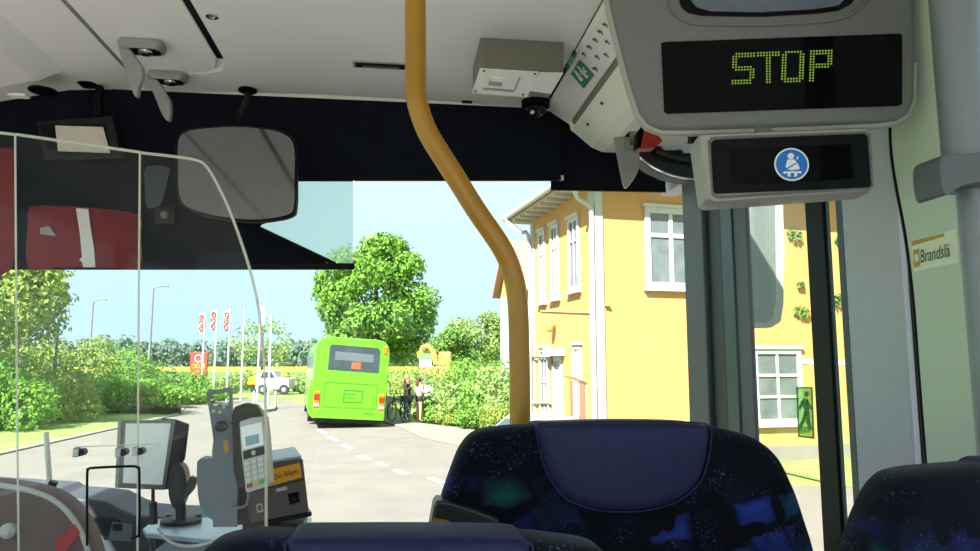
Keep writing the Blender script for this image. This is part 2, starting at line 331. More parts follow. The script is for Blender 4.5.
# walls
for nm, x0, x1 in (('wall_left', XL - .06, XL), ('wall_right', XR, XR + .06)):
    struct(MB().bb((x0, -2.2, FZ - .1), (x1, .95 if x0 > 0 else 2.5, 1.62)), nm, 'panelwhite', 'bus side wall below the windows')
struct(MB().bb((XL - .06, -2.2, 2.72), (XL, 2.5, CZ + .05)), 'trim_2', 'panelwhite', 'header above the left windows')
struct(MB().bb((XR, -2.2, 2.72), (XR + .06, 2.5, CZ + .05)), 'trim_3', 'panelwhite', 'header above the right windows')
for i, y in enumerate((-.9, .55)):
    struct(MB().bb((XL - .05, y, 1.62), (XL - .01, y + .1, 2.72)), 'trim_%d' % (4 + i), 'pillardark', 'dark window pillar on the left side')
struct(MB().bb((XR + .01, -.5, 1.62), (XR + .05, -.4, 2.72)), 'trim_6', 'pillardark', 'dark window pillar on the right side')
struct(MB().bb((XL - .035, -2.2, 1.62), (XL - .03, 2.5, 2.72)), 'window_2', 'windscreen', 'left side window of the bus')
struct(MB().bb((XR + .025, -2.2, 1.62), (XR + .03, .95, 2.72)), 'window_3', 'windscreen', 'right side window of the bus')
# windscreen: curved pane leaning back
mb = MB(); rows = []; N = 16
for k in range(N + 1):
    u = k / N; x = XL + .02 + (XR - XL - .04) * u; c = 1 - abs(2 * u - 1) ** 4
    rows.append(((x, 2.52 + .20 * c, 1.38), (x, 2.44 + .10 * c, 2.99)))
mb.add([p for r in rows for p in r], [(2 * k, 2 * k + 2, 2 * k + 3, 2 * k + 1) for k in range(N)])
ws = struct(mb, 'window_1', 'windscreen', 'wide curved windscreen of the bus', smooth=True)
so = ws.modifiers.new('thick', 'SOLIDIFY'); so.thickness = .006
struct(MB().bb((XL, 2.5, .8), (XR + .02, 2.72, 1.38)), 'wall_front', 'dash', 'front wall under the windscreen')
# front door side: pillar strips on the right wall
def yx(px, X=XR): return AX(px, 330, X).y
def strip(a, b, X, th, z0=FZ - .1, z1=2.73): return MB().bb((X, yx(b, X), z0), (X + th, yx(a, X), z1))
struct(strip(686, 706, .93, .03), 'trim_7', 'pillar', 'grey pillar between windscreen and door', bevel=.006)
struct(strip(706, 724, .945, .02), 'trim_8', 'pillardark', 'black rubber strip of the door pillar')
struct(strip(724, 736, .935, .02), 'trim_9', 'pillarteal', 'dark teal strip of the door pillar', bevel=.004)
struct(strip(736, 751, .94, .012), 'trim_10', 'pillar', 'inner grey strip of the door pillar', bevel=.004)
door = thing('door_1', 'glazed front door of the bus with black centre edge', None, (XR, yx(800), FZ), kind='structure')
MB().bb((.968, yx(813), FZ), (.974, yx(752), 2.73)).build('pane', 'doorglass', door)
MB().bb((.968, yx(850), FZ), (.974, yx(830), 2.73)).build('pane', 'doorglass', door)
MB().bb((.955, yx(830, .955), FZ - .05), (.972, yx(811, .955), 2.73)).build('centre_edge', 'black', door, bevel=.004)
MB().bb((.960, yx(834, .96), FZ - .05), (.966, yx(831, .96), 2.73)).build('edge_seal', 'pillarteal', door)
MB().bb((.95, yx(846), FZ - .1), (.99, yx(752), FZ)).build('sill', 'rubber', door)
def DG(px, py): return AX(px, py, .966)
stk = slab([(796, 387), (812, 387), (814, 439), (798, 437)], DG, (.002, 0, 0)).build('exit_sticker', 'stickerlight', door)
def DG2(px, py): return AX(px, py, .9655)
fig = MB()
for a in ([(805, 392), (807, 391), (809, 393), (808, 396), (806, 397), (804, 395)], [(803, 398), (808, 399), (809, 412), (805, 412), (802, 405)], [(805, 412), (809, 411), (810, 421), (812, 430), (809, 431), (806, 422)], [(804, 411), (807, 413), (804, 423), (800, 430), (798, 427), (802, 419)], [(802, 400), (804, 402), (800, 410), (798, 408)], [(807, 400), (812, 408), (811, 410), (806, 404)]):
    fig.prism([DG2(*p) for p in a], (.001, 0, 0))
fig.build('running_figure', 'stickergreen', stk)
mb = MB().frame([DG2(*p) for p in [(796, 387), (812, 387), (814, 439), (798, 437)]], [DG2(*p) for p in [(797.5, 388.5), (810.8, 388.5), (812.5, 437), (799, 435.5)]], (.001, 0, 0)); mb.build('sticker_border', 'stickergreen', stk)
struct(strip(848, 906, .935, .02), 'trim_11', 'panelwhite', 'pale lavender panel behind the front door', bevel=.008)
struct(strip(843, 848, .945, .012), 'trim_12', 'pillarteal', 'grey edge profile beside the pale panel')
struct(strip(905, 914, .948, .03), 'trim_13', 'black', 'black gap beside the pale panel')
# curved pale-green screen panel with sticker
def GP(px, py): return AX(px, py, .90)
pg = [(905, -30), (893, 60), (890, 130), (894, 175), (905, 235), (913, 300), (919, 380), (927, 480), (935, 560), (1010, 560), (1010, -30)]
gpo = thing('screen_panel', 'pale green upright panel with a worn gold sticker at the right edge', 'panel', (.90, GP(950, 300).y, FZ))
poly = [GP(*p) for p in smoothpoly([V((a, b, 0)) for a, b in pg], 1)] if False else [GP(*p) for p in pg]
poly = poly[:9] + [V((.90, poly[8].y + .02, FZ)), V((.90, poly[9].y, FZ))] + poly[9:]
MB().prism(poly, (.012, 0, 0)).build('sheet', 'palegreen', gpo)
MB().tube(smoothpath([GP(*p) + V((.004, 0, 0)) for p in pg[:9]], 4), .006, 8).build('edge_seal', 'black', gpo, smooth=True)
def GS(px, py): return AX(px, py, .8985)
sk = slab([(911, 241), (956, 229), (959, 263), (914, 272)], GS, (.0012, 0, 0)).build('sticker', 'sticker', gpo)
def GS2(px, py): return AX(px, py, .898)
slab([(911.3, 241.3), (944, 233), (944, 236.5), (911.7, 246)], GS2, (.0008, 0, 0)).build('sticker_band', 'gold', sk)
ic = MB()
ic.prism([GS2(*p) for p in [(913, 250), (919, 248.5), (920, 266), (914, 268)]], (.0008, 0, 0)); ic.build('sticker_icon', 'gold', sk)
slab([(914.5, 255), (918, 254), (918.6, 261), (915, 262)], lambda a, b: AX(a, b, .8975), (.0004, 0, 0)).build('icon_mark', 'sticker', sk)
a = GS2(921, 263); b = GS2(950, 256.5)
text('lettering', 'Brandslä', 'textdark', sk, a, b - a, GS2(921, 251) - a, (GS2(921, 250) - a).length, width=(b - a).length)
# ================================================================== YELLOW POLE
pp = [(416, -60, 1.20), (415.5, -10, 1.20), (415.5, 30, 1.20), (415.5, 70, 1.20), (416, 95, 1.20), (420, 113, 1.203), (428, 133, 1.206), (440, 153, 1.21), (456, 178, 1.216), (476, 210, 1.222), (494, 236, 1.228), (505, 254, 1.232), (512, 272, 1.236), (516.5, 292, 1.238), (518.5, 320, 1.24), (519.5, 360, 1.24), (520, 400, 1.24), (520, 424, 1.24)]
path = [AY(*p) for p in pp]; path[0].z = CZ - .006; path[0].x = path[1].x; path[0].y = path[1].y
e = path[-1]; path += [V((e.x, 1.24, 1.92)), V((e.x, 1.24, 1.80)), V((e.x, 1.24, 1.72)), V((.035, 1.24, 1.64)), V((-.005, 1.24, 1.54)), V((-.03, 1.24, 1.46)), V((-.035, 1.24, 1.38)), V((-.035, 1.24, FZ + .004))]
pole = thing('grab_pole', 'bent yellow grab pole from ceiling to floor', 'pole', (-.035, 1.24, FZ))
MB().tube(smoothpath(path, 3), .0182, 20).build('tube', 'yellow', pole, smooth=True)
MB().lathe([(.045, 0), (.045, .006), (.03, .012), (.02, .02)], (-.035, 1.24, FZ), n=20).build('floor_flange', 'steel', pole, smooth=True)
MB().lathe([(.045, 0), (.045, -.006), (.03, -.012), (.02, -.02)], (path[0].x, path[0].y, CZ - .0005), n=20).build('ceiling_flange', 'yellow', pole, smooth=True)
# ================================================================== SEATS
def seat(name, label, outline, pad, y, cush, th=.085):
    """outline/pad: world points of the back face at plane y (left to right over the top)"""
    xs = [p.x for p in outline]; cx = (min(xs) + max(xs)) / 2; w = max(xs) - min(xs); zt = max(p.z for p in outline)
    r = thing(name, label, 'seat', (cx, y + .2, FZ), 'patterned blue passenger seats')
    ol = [V((p.x, y, p.z)) for p in outline]
    ol = [V((ol[0].x + .01, y, 1.33))] + ol + [V((ol[-1].x - .01, y, 1.33))]
    L = [(.022, .003), (.008, .006), (.0, .02), (0, th - .02), (.008, th - .006), (.03, th)]
    br = MB().pillow(smoothpoly(ol, 5), L); 
    for v in br.v: v.y += (1.9 - v.z) * .10 if v.z < 1.9 else 0
    bo = br.build('backrest', 'fabric', r, smooth=60)
    pl = [V((p.x, y, p.z)) for p in pad]
    pb = MB().pillow(smoothpoly(pl, 5), [(.020, -.003), (.006, -.0005), (.0, .012), (0, th - .012), (.006, th), (.02, th + .004)])
    for v in pb.v: v.z += .001; v.y += (1.9 - v.z) * .10 if v.z < 1.9 else 0
    pb.build('head_pad', 'navy', r, smooth=60)
    # seam piping along the pad
    sp = MB().tube([V((p.x, y - .001 + ((1.9 - p.z) * .10 if p.z < 1.9 else 0), p.z + .003)) for p in smoothpoly(pl, 5)], .0012, 6, closed=True); sp.build('seam', 'navy', bo, smooth=True)
    sh = [V((ol[1].x - .008, 0, 1.30)), V((ol[1].x - .01, 0, 1.75)), V((ol[-2].x + .01, 0, 1.75)), V((ol[-2].x + .008, 0, 1.30))]
    cu = smoothpoly([V((cx - w * .46, y + .12, 1.34)), V((cx - w * .47, y + cush, 1.34)), V((cx + w * .47, y + cush, 1.34)), V((cx + w * .46, y + .12, 1.34))], 4)
    MB().pillow(cu, [(.03, -.10), (.005, -.09), (0, -.02), (.01, 0), (.05, .008)], axis=UP).build('cushion', 'fabric', r, smooth=60)
    MB().box((cx, y + .12 + (cush - .12) / 2, 1.20), (w * .8, max(.1, cush - .16), .08)).build('pan', 'shell', r, bevel=.01)
    MB().box((cx, y + .12 + (cush - .12) / 2, 1.03), (.10, .12, .262)).build('pedestal', 'softblack', r, bevel=.01)
    MB().box((cx, y + .12 + (cush - .12) / 2, FZ + .012), (.24, .2, .024)).build('foot', 'softblack', r, bevel=.004)
    return r, bo
def PY(lst, y, near=.012):
    out = []
    for a, b in lst: p = AY(a, b, y + near); p.z = AY(a, b, y + .068).z; out.append(p)
    return out
# far seat behind the pole
yB = 1.05
B, Bb = seat('passenger_seat', 'tall patterned blue seat with plain navy head pad, behind the yellow pole\'s foot',
    PY([(408, 640), (428, 551), (434, 522), (442, 497), (453, 466), (463, 444), (478, 430), (505, 425), (541, 423), (620, 421), (700, 422.5), (735, 428), (760, 437), (780, 454), (794, 480), (807, 512), (821, 551), (845, 640)], yB),
    PY([(536, 423.5), (560, 421), (620, 419.5), (685, 420.5), (706, 424.5), (707, 440), (703, 462), (694, 480), (672, 496), (640, 504), (600, 504), (565, 493), (546, 470), (538, 445)], yB), yB, .48)
# plastic corner shield and yellow mark at its left
cs = MB().prism([AY(a, b, yB - .008) for a, b in ((434, 506), (437, 500), (452, 503), (480, 512), (500, 520), (498, 560), (424, 560))], (0, .05, 0)); cs.build('corner_shield', 'shell', B, bevel=.004)
MB().prism([AY(a, b, yB - .010) for a, b in ((434, 518), (449, 521), (452, 527), (432, 525))], (0, .004, 0)).build('reflector', 'yellow', B)
# near seat in front of the camera
yA = .70
A, Ab = seat('passenger_seat', 'low patterned blue seat with wide plain pad along the bottom edge, nearest the camera',
    PY([(136, 700), (176, 575), (191, 551), (202, 539), (220, 531), (252, 526), (292, 527), (400, 526), (520, 527.5), (562, 531), (596, 536), (614, 547), (630, 572), (660, 700)], yA),
    PY([(290, 527.5), (310, 525), (400, 524), (505, 525), (526, 529), (530, 540), (520, 580), (480, 605), (400, 612), (330, 605), (296, 580), (288, 540)], yA), yA, .30)
yC = .70
C_, Cb = seat('passenger_seat', 'patterned blue seat with speckled fabric in the bottom right corner by the rail',
    PY([(800, 640), (832, 555), (842, 522), (856, 490), (868, 474), (885, 467), (920, 463), (985, 459), (1060, 461), (1085, 480), (1120, 560), (1150, 640)], yC, .075),
    PY([(960, 461), (985, 457), (1050, 458), (1072, 465), (1074, 500), (1050, 540), (1010, 545), (975, 520), (962, 490)], yC, .075), yC, .29)
# ================================================================== STOP DISPLAY
dn = (CF + CR * .07).normalized(); dr = V((dn.y, -dn.x, 0)); dp = CAM + CF * 1.26
dp = CAM + CF * 1.20 + CR * .5
def DP(px, py, o=0.0): return AP(px, py, dp - dn * o, dn)
disp = thing('stop_display', 'grey overhead display unit reading STOP in green dots', 'display', DP(765, 60) + dn * .06)
hs = [(606, -60), (608, -5), (613, 20), (622, 55), (631, 88), (639, 112), (648, 124), (662, 129.5), (700, 129.5), (800, 126), (880, 122.5), (900, 119.5), (911, 112), (916.5, 98), (917, 60), (917, -60)]
hp = [DP(*p) for p in hs]; hp[0].z = hp[-1].z = CZ - .003
MB().pillow(hp, [(.012, .0), (.003, .004), (0, .012), (.004, .026), (.05, .05), (.08, .13)], axis=dn).build('housing', 'dispgrey', disp, smooth=50)
rim = MB().tube([DP(*p, .001) + dn * .016 for p in hs[1:-1]], .0075, 8); rim.build('rim', 'disprim', disp, smooth=True)
sc_ = MB().prism([DP(*p, .0005) for p in [(661, 44), (664, 42.6), (899, 34.3), (901.5, 36), (901.5, 104), (899, 106), (667, 114), (664, 112)]], dn * -.003).build('screen', 'screen', disp)
GL = {'S': ['.#######', '########', '##......', '##......', '##......', '#######.', '.#######', '......##', '......##', '......##', '#######.', '#######.'],
      'T': ['########', '########', '...##...', '...##...', '...##...', '...##...', '...##...', '...##...', '...##...', '...##...', '...##...', '...##...'],
      'O': ['.######.', '##....##', '##....##', '##....##', '##....##', '##....##', '##....##', '##....##', '##....##', '##....##', '########', '.######.'],
      'P': ['########', '########', '##....##', '##....##', '##....##', '########', '#######.', '##......', '##......', '##......', '##......', '##......']}
for ch, x0, y0 in (('S', 733.5, 54), ('T', 758, 53), ('O', 783, 52.2), ('P', 811, 51.2)):
    mb = MB()
    for r_, row in enumerate(GL[ch]):
        for c_, q in enumerate(row):
            if q == '#':
                p = DP(x0 + c_ * 2.95 + (-.1 * r_ if ch != 'T' else 0), y0 + r_ * 2.68 - c_ * .09, .0042)
                mb.lathe([(.0017, 0), (.0012, .0012)], p, -dn, 6)
    mb.build('dot_letter', 'led', sc_, fix=False)
# recessed lamp window above the screen
rec = [(679, -40), (679, 0), (681, 7), (688, 13), (702, 16), (760, 17), (815, 14), (838, 11), (850, 5), (858, -4), (862, -40)]
MB().prism([DP(*p, .0008) for p in rec], dn * -.002).build('recess', 'black', disp)
MB().prism([DP(*p, .003) for p in [(690, -40), (690, 0), (696, 8), (710, 12), (760, 13), (812, 10), (838, 6), (846, -2), (850, -40)]], dn * -.004).build('lens', mat('lensblue', (96, 104, 120), .2), disp, bevel=.001)
MB().tube(smoothpath([DP(*p, .002) for p in [(668, -40), (669, 0), (673, 11), (682, 19), (700, 24), (760, 25), (815, 22), (842, 18), (858, 9), (872, -4), (885, -14)]], 4), .003, 8).build('recess_bezel', 'dispgrey', disp, smooth=True)
# ================================================================== SEAT BELT SIGN
bp = CAM + CF * 1.175 + CR * .5
def BP(px, py, o=0.0): return AP(px, py, bp - dn * o, dn)
belt = thing('seat_belt_sign', 'grey framed dark sign with round blue seat belt symbol', 'sign', BP(785, 170) + dn * .03)
fo = [(697, 138), (701, 134), (868, 127.5), (872, 131), (875, 186), (871, 191), (712, 203), (706, 200)]
MB().pillow([BP(*p) for p in fo], [(.006, -.0005), (0, .006), (0, .06), (.004, .064)], axis=dn).build('frame', 'disprim', belt, smooth=40)
MB().tube([BP(*p, .001) for p in [(709, 141), (712, 138), (865, 132.5), (869, 135), (872, 186), (869, 188), (717, 197.5), (713, 195)]], .0025, 6, closed=True).build('frame_lip', 'dispgrey', belt, smooth=True)
bs = MB().prism([BP(*p, .002) for p in [(711, 143), (714, 140), (864, 134), (867, 137), (870.5, 185), (868, 187.5), (716, 194), (713, 191)]], dn * -.002).build('screen', 'black', belt)
MB().prism([BP(*p, .0042) for p in [(729, 149), (851, 144), (854, 179), (731, 185)]], dn * -.0005).build('screen_window', 'screen', bs)
bc = BP(791.5, 164.5, .0052); px1 = 1.175 / F * 1.0
bu = UP; 
def disc(r, o, n=32): return MB().lathe([(r, 0), (r, .0006)], bc - dn * o, -dn, n)
disc(17.3 * px1, 0).build('symbol_ring', 'white', bs)
disc(15.6 * px1, .0007).build('symbol_disc', 'blue', bs)
def BF(u, v): return bc - dn * .0016 + dr * (u * px1) + UP * (v * px1)
fg = MB()
hd = [(3.3 * math.cos(a), 8.6 + 3.3 * math.sin(a)) for a in [2 * math.pi * k / 12 for k in range(12)]]
shapes = [[(u - .6, v) for u, v in hd], [(-4.2, 5), (2.6, 5), (5, 2), (-6, -4.2), (-6.2, -2)], [(5.8, 1.2), (7.3, -3.5), (7.3, -5.5), (0, -6.2), (-5, -5.6)],
          [(4.5, 5.2), (6.2, 8.2), (7.2, 7.6), (5.6, 4.6)], [(-9.5, -8.6), (-8, -7.4), (-4, -7.6), (0, -7.3), (4, -7.6), (8, -7.4), (9.5, -8.6), (8, -10), (5, -9), (4.6, -12.4), (1.8, -13.4), (1.6, -9), (-1.8, -9), (-2, -13.4), (-4.8, -12.4), (-5, -9), (-8, -10)]]
for s_ in shapes: fg.prism([BF(*p) for p in s_], dn * -.0004)
fg.build('belt_figure', 'white', bs)
MB().box(BP(790, 128) + dn * .045 + UP * .0, (.10, .016, .03)).build('hanger', 'dispgrey', belt)
# ================================================================== REAR-VIEW MIRROR
ym = 2.18
mir = thing('rear_view_mirror', 'large black framed interior mirror under the dark blind', 'mirror', AY(236, 175, ym))
mo = smoothpoly([AY(a, b, ym) for a, b in [(176, 142), (182, 132), (200, 127.5), (235, 125.5), (268, 128), (288, 134), (297, 146), (297.5, 180), (297, 207), (291, 217), (262, 222), (236, 221), (205, 216), (184, 208), (177, 195), (176, 165)]], 3)
MB().pillow(mo, [(.004, -.006), (0, 0), (0, .02), (.01, .03), (.05, .045)]).build('frame', 'black', mir, smooth=50)
mi = [p + (AY(237, 174, ym) - p) * .045 for p in mo]
mg = MB().prism([p + V((0, -.0075, 0)) for p in mi], (0, .0015, 0)).build('glass', 'mirrorglass', mir)
t0 = AY(237, 126, ym) + V((0, .02, 0)); 
MB().tube(smoothpath([t0 - UP * .01, t0 + UP * .03, V((t0.x + .0, 2.30, CZ - .05)), V((t0.x - .01, 2.35, CZ - .003))], 5), .009, 10).build('stem', 'black', mir, smooth=True)
MB().lathe([(.03, 0), (.03, -.006), (.012, -.016)], (t0.x - .01, 2.35, CZ - .002), n=20).build('mount', 'black', mir, smooth=True)
MB().box(t0 + V((-.012, .03, -.03)), (.05, .03, .06)).build('clamp', 'black', mir, bevel=.004)
# ================================================================== CEILING THINGS
def spot(px, py, label, sc=1.0):
    c = AZ(px, py, CZ); r = thing('ceiling_spotlight', label, 'light', c, 'ceiling spotlights with hooks')
    o = [V((c.x + u * sc, c.y + v * sc, CZ - .002)) for u, v in rrect(.115, .066, .016)]
    MB().pillow(o, [(0, 0), (0, -.016), (.010, -.024)], axis=UP).build('housing', 'hookgrey', r, smooth=45)
    o2 = [V((c.x + .006 + u * sc, c.y + v * sc, CZ - .0262)) for u, v in rrect(.085, .048, .02)]
    MB().prism(o2, (0, 0, .002)).build('bezel', 'black', r)
    MB().lathe([(.022 * sc, 0), (.021 * sc, -.005), (.012 * sc, -.009)], (c.x + .008, c.y, CZ - .0262), n=16).build('lens', 'chrome', r, smooth=True)
    return r, c
def fin(r, pix, y, lean):
    a = [AY(p[0], p[1], y) for p in pix]; pts = smoothpoly(a, 4)
    for p in pts: p.y += (CZ - p.z) * lean
    MB().prism(pts, (.004, .012, 0)).build('hook', 'hookgrey', r, smooth=50)
r, c = spot(143, 43, 'ceiling spotlight with curved grey hook, nearer of the two at upper left')
fin(r, [(117, 40), (124, 36), (127, 45), (133, 55), (139, 64), (139, 73), (134, 84), (131, 92), (127, 84), (122, 66)], c.y - .02, .25)
r, c = spot(168, 74, 'ceiling spotlight with curved grey hook, farther of the two at upper left', .95)
fin(r, [(147, 72), (152, 68), (155, 77), (161, 87), (167, 98), (167, 108), (164.5, 117), (159, 111), (153, 95), (148, 82)], c.y - .02, .25)
MB_ = MB().lathe([(.016, 0), (.016, -.003), (.006, -.005), (.004, -.003)], AZ(212, 16, CZ), n=16)
one(MB_, 'ceiling_stud', 'chrome', 'small round silver stud on the ceiling', 'stud', smooth=True)
for (px, py), lb in (((43, 90), 'flat black round plate at the left ceiling edge'), ((98, 95), 'black round mount plate beside the spotlights')):
    p = AZ(px, py, CZ - .06 if px < 60 else CZ - .0005); p.y = min(p.y, 2.36)
    one(MB().lathe([(.04, 0), (.04, -.005), (.03, -.008)], p, n=24), 'ceiling_plate', 'black', lb, 'plate', smooth=True)
p = AZ(19, 96, CZ - .09)
one(MB().box(p, (.05, .03, .006)), 'ceiling_label', 'boxwhite', 'tiny pale tag at the left ceiling edge', 'tag')
vt = thing('ceiling_slot', 'narrow dark slot fitting in the ceiling behind the yellow pole', 'fitting', AZ(389, 65, CZ))
p = AZ(389, 65, CZ)
MB().box(p + V((0, 0, -.002)), (.215, .042, .004)).build('bezel', 'warmgrey', vt)
MB().box(p + V((0, .0, -.0045)), (.20, .03, .003)).build('slot', 'black', vt)
MB().box(p + V((-.025, .006, -.007)), (.11, .008, .003)).build('bar', 'steel', vt)
# white box with cover plate
bx = thing('ceiling_box', 'white control box hanging from the ceiling right of the pole', 'box', AZ(520, 68, CZ - .1))
y0 = 1.88; zb = CZ - .125
c0 = AY(482, 42, y0); c1 = AY(563, 46, y0); c2 = AY(564, 71.5, y0); c3 = AY(480, 67, y0)
z1 = (c2.z + c3.z) / 2; xa = c3.x; xb = c2.x
MB().bb((xa, y0, z1), (xb, y0 + .20, CZ - .001)).build('body', 'shadegrey', bx, bevel=.003)  # darker body colour carries the shade on the face turned rearward
zq = z1 - .0005
def ZB(px, py): return AZ(px, py, zq)
MB().prism([ZB(480, 68), ZB(539, 71.5), ZB(527, 96), ZB(472, 92)], (0, 0, -.004)).build('cover_plate', 'boxwhite', bx)  # near-white plate colour carries the light from below
MB().prism([ZB(540, 72), ZB(563, 72.5), ZB(551, 93), ZB(529, 90)], (0, 0, -.003)).build('side_plate', 'boxwhite', bx)
def ZC(px, py): return AZ(px, py, zq - .0045)
MB().prism([ZC(490, 79.5), ZC(503, 81), ZC(501, 86), ZC(488, 84.5)], (0, 0, -.002)).build('switch', 'warmgrey', bx)
MB().prism([ZC(492, 76), ZC(506, 77), ZC(504, 80.5), ZC(490.5, 79.4)], (0, 0, -.006)).build('rocker', 'boxwhite', bx)
MB().prism([ZC(484, 87.5), ZC(514, 90), ZC(513.4, 92), ZC(483, 89.4)], (0, 0, -.001)).build('groove', 'warmgrey', bx)
MB().prism([ZC(519, 77), ZC(520.5, 77), ZC(515, 91), ZC(513.5, 91)], (0, 0, -.001)).build('groove', 'warmgrey', bx)
for q in ((484, 70.5), (535, 73.5), (475.5, 91), (523, 94.2)): MB().lathe([(.004, 0), (.004, -.002)], ZC(*q), n=8).build('screw', 'softblack', bx)
# dome camera
mm('domeblack', (24, 24, 28), .18, spec=.6)
dc = AZ(532, 113, CZ); dm = thing('dome_camera', 'small black dome camera at the ceiling front edge', 'camera', dc)
dc = V((dc.x - .01, 2.34, CZ))
MB().lathe([(.048, 0), (.048, -.02), (.040, -.026)], dc + UP * -.001, n=24).build('collar', 'black', dm, smooth=True)
MB().ball(dc + V((0, 0, -.032)), .037, 18).build('dome', 'domeblack', dm, smooth=True)
ln = (CAM + V((-.6, .3, -.2)) - dc).normalized(); lc = dc + V((0, 0, -.034)) + ln * .030
MB().lathe([(.018, 0), (.018, .008), (.014, .011)], lc, ln, 16).build('lens_ring', 'black', dm, smooth=True)
MB().lathe([(.0085, .0095), (.006, .0125)], lc, ln, 12).build('lens', 'chrome', dm, smooth=True)
# tiny aerials near ceiling edge
p = AZ(467, 101, CZ)
one(MB().box(p + V((0, 0, -.004)), (.035, .012, .008)), 'ceiling_clip', 'softblack', 'small dark clip at the ceiling edge left of the dome camera', 'clip', bevel=.002)
# info sheet and exit sticker on the cove
sh = one(MB().prism([CV(605, -8), CV(646, 40), CV(606, 80), CV(588, 65), CV(573, 48)], cn * .0006), 'instruction_sheet', 'white', 'white instruction sheet with small pictograms above the door', 'notice')
def CV2(px, py): return CV(px, py) + cn * .0016
random.seed(3)
for k, (a, b) in enumerate([(583, 53), (589, 46), (595, 39), (600, 31), (605, 24), (597, 56), (607, 41), (595, 68), (606, 54)]):
    q = MB(); w = random.uniform(2.2, 3.4)
    q.prism([CV2(a - w, b - .6), CV2(a + .2, b - 2.2), CV2(a + w, b + .2), CV2(a + .3, b + 1.6)], cn * .0003)
    q.prism([CV2(a + 1.6, b + 1.2), CV2(a + 3, b + .6), CV2(a + 3.4, b + 2.6), CV2(a + 2, b + 3)], cn * .0003)
    q.build('pictogram', 'pillar', sh)
ex = one(MB().prism([CV(572, 50.5), CV(594.5, 75), CV(584, 88.5), CV(564, 65)], cn * .0008), 'exit_sticker', 'green', 'green emergency exit sticker at the end of the instruction sheet', 'sticker')
q = MB()
for a in ([(571, 53.5), (578, 61), (572.5, 67.5), (566, 60)],): q.prism([CV2(*p) for p in a], cn * .0003)
q.build('pale_band', mat('palemint', (130, 196, 160), .5), ex)
q = MB()
for a in ([(577, 66), (579, 65), (589, 76), (587, 78)], [(580, 70), (586, 69), (588, 71), (582, 74)], [(574, 70), (576, 69), (584, 79), (581, 81)], [(583, 66), (585, 66.5), (585, 69), (583, 68.5)]): q.prism([CV2(*p) for p in a], cn * .0003)
q.build('exit_figure', 'white', ex)
# ================================================================== BLINDS
yb = 2.40
def BL(px, py): return AY(px, py, yb)
lb = thing('sun_blind', 'dark roller sun blind pulled low on the driver side', 'blind', BL(150, 180))
cl = [BL(-70, 90), BL(353, 90)]; 
for p in cl: p.z = CZ - .002
MB().prism([BL(353, 181), BL(297, 181), BL(297, 214), BL(262, 224), BL(258, 228), BL(326, 262), BL(326, 269), BL(-70, 269), cl[0], cl[1]], (0, .006, 0)).build('cloth', 'blind', lb)
MB().prism([AY(*p, yb + .012) for p in ((236, 176), (353, 176), (353, 267), (236, 267))], (0, .003, 0)).build('mesh_cloth', 'mesh', lb)
MB().prism([AY(*p, yb - .006) for p in ((-70, 263), (354.5, 263), (354.5, 269.5), (-70, 269.5))], (0, .012, 0)).build('bottom_bar', 'black', lb, bevel=.002)
MB().tube([AY(250, 224, yb - .01), AY(335, 264, yb - .01)], .007, 8).build('scissor_arm', 'black', lb)
c2b = thing('sun_blind', 'dark navy roller blind above the clear middle of the windscreen', 'blind', BL(455, 140))
a = BL(352, 90); b = BL(561, 90); a.z = b.z = CZ - .002
MB().prism([BL(352, 180), a, b, BL(561, 180)], (0, .004, 0)).build('cloth', 'blind', c2b)
MB().prism([AY(*p, yb - .004) for p in ((354, 177), (559, 177), (559, 180.5), (354, 180.5))], (0, .012, 0)).build('bottom_bar', 'black', c2b, bevel=.001)
c3b = thing('sun_blind', 'dark roller blind at the right end beneath the cream cover panel', 'blind', BL(620, 160))
a = AY(559, 90, yb + .03); b = AY(696, 90, yb + .03); a.z = b.z = CZ - .002; b.x = min(b.x, XR - .01)
c = AY(692, 192, yb + .03); c.x = min(c.x, XR - .01)
MB().prism([AY(551, 187, yb + .03), AY(551, 181, yb + .03), AY(559, 181, yb + .03), a, b, c], (0, .006, 0)).build('cloth', 'blind', c3b)
MB().prism([AY(551, 186, yb + .028), AY(551, 190, yb + .028), V((c.x, yb + .028, c.z - .004)), V((c.x, yb + .028, c.z + .008))], (0, .010, 0)).build('bottom_bar', 'black', c3b)
MB().bb(AY(560, 180, yb + .02), AY(563, 176, yb + .03)).build('clip', 'boxwhite', c3b)
# ================================================================== RIGHT UPPER FITTINGS
yf = 1.78
fi = one(MB().prism(smoothpoly([AY(*p, yf) for p in ((614, 140), (616, 137), (633, 137), (636, 142), (640, 158), (637, 172), (629, 184), (625, 187), (622, 180), (617, 155))], 3), (.006, .02, 0)), 'hanging_flap', 'hookgrey', 'grey curved flap hanging beside the red hammer holder', 'flap', smooth=50)
hm = thing('emergency_hammer', 'red emergency hammer in black holder beside the display', 'hammer', AY(648, 140, 1.72))
MB().prism([AY(*p, 1.72) for p in ((636, 134), (642, 126), (648, 132), (645, 146), (637, 148))], (0, .03, 0)).build('holder', 'black', hm, bevel=.003)
MB().prism([AY(*p, 1.71) for p in ((645, 130), (660, 136), (663, 141), (655, 147), (642, 147))], (0, .035, 0)).build('grip', 'red', hm, bevel=.003)
MB().prism([AY(*p, 1.70) for p in ((642, 146), (656, 143), (661, 140), (655, 148), (638, 149))], (0, .03, 0)).build('pull_tab', 'red', hm)
MB().bb(AY(630, 145, 1.73), AY(637, 140, 1.80)).build('clip', 'chrome', hm)
q = AY(648, 136, 1.74); MB().bb((q.x - .012, 1.735, q.z - .01), (q.x + .03, 1.76, 2.85)).build('mount_strap', 'softblack', hm)
ar = thing('curved_bracket', 'dark curved bracket with bright rim under the display', 'bracket', AY(660, 165, 1.8))
lower = [(632, 147), (640, 158), (652, 167), (668, 174.5), (684, 178.5), (700, 180)]
upper = [(700, 150), (684, 149), (668, 146), (650, 146)]
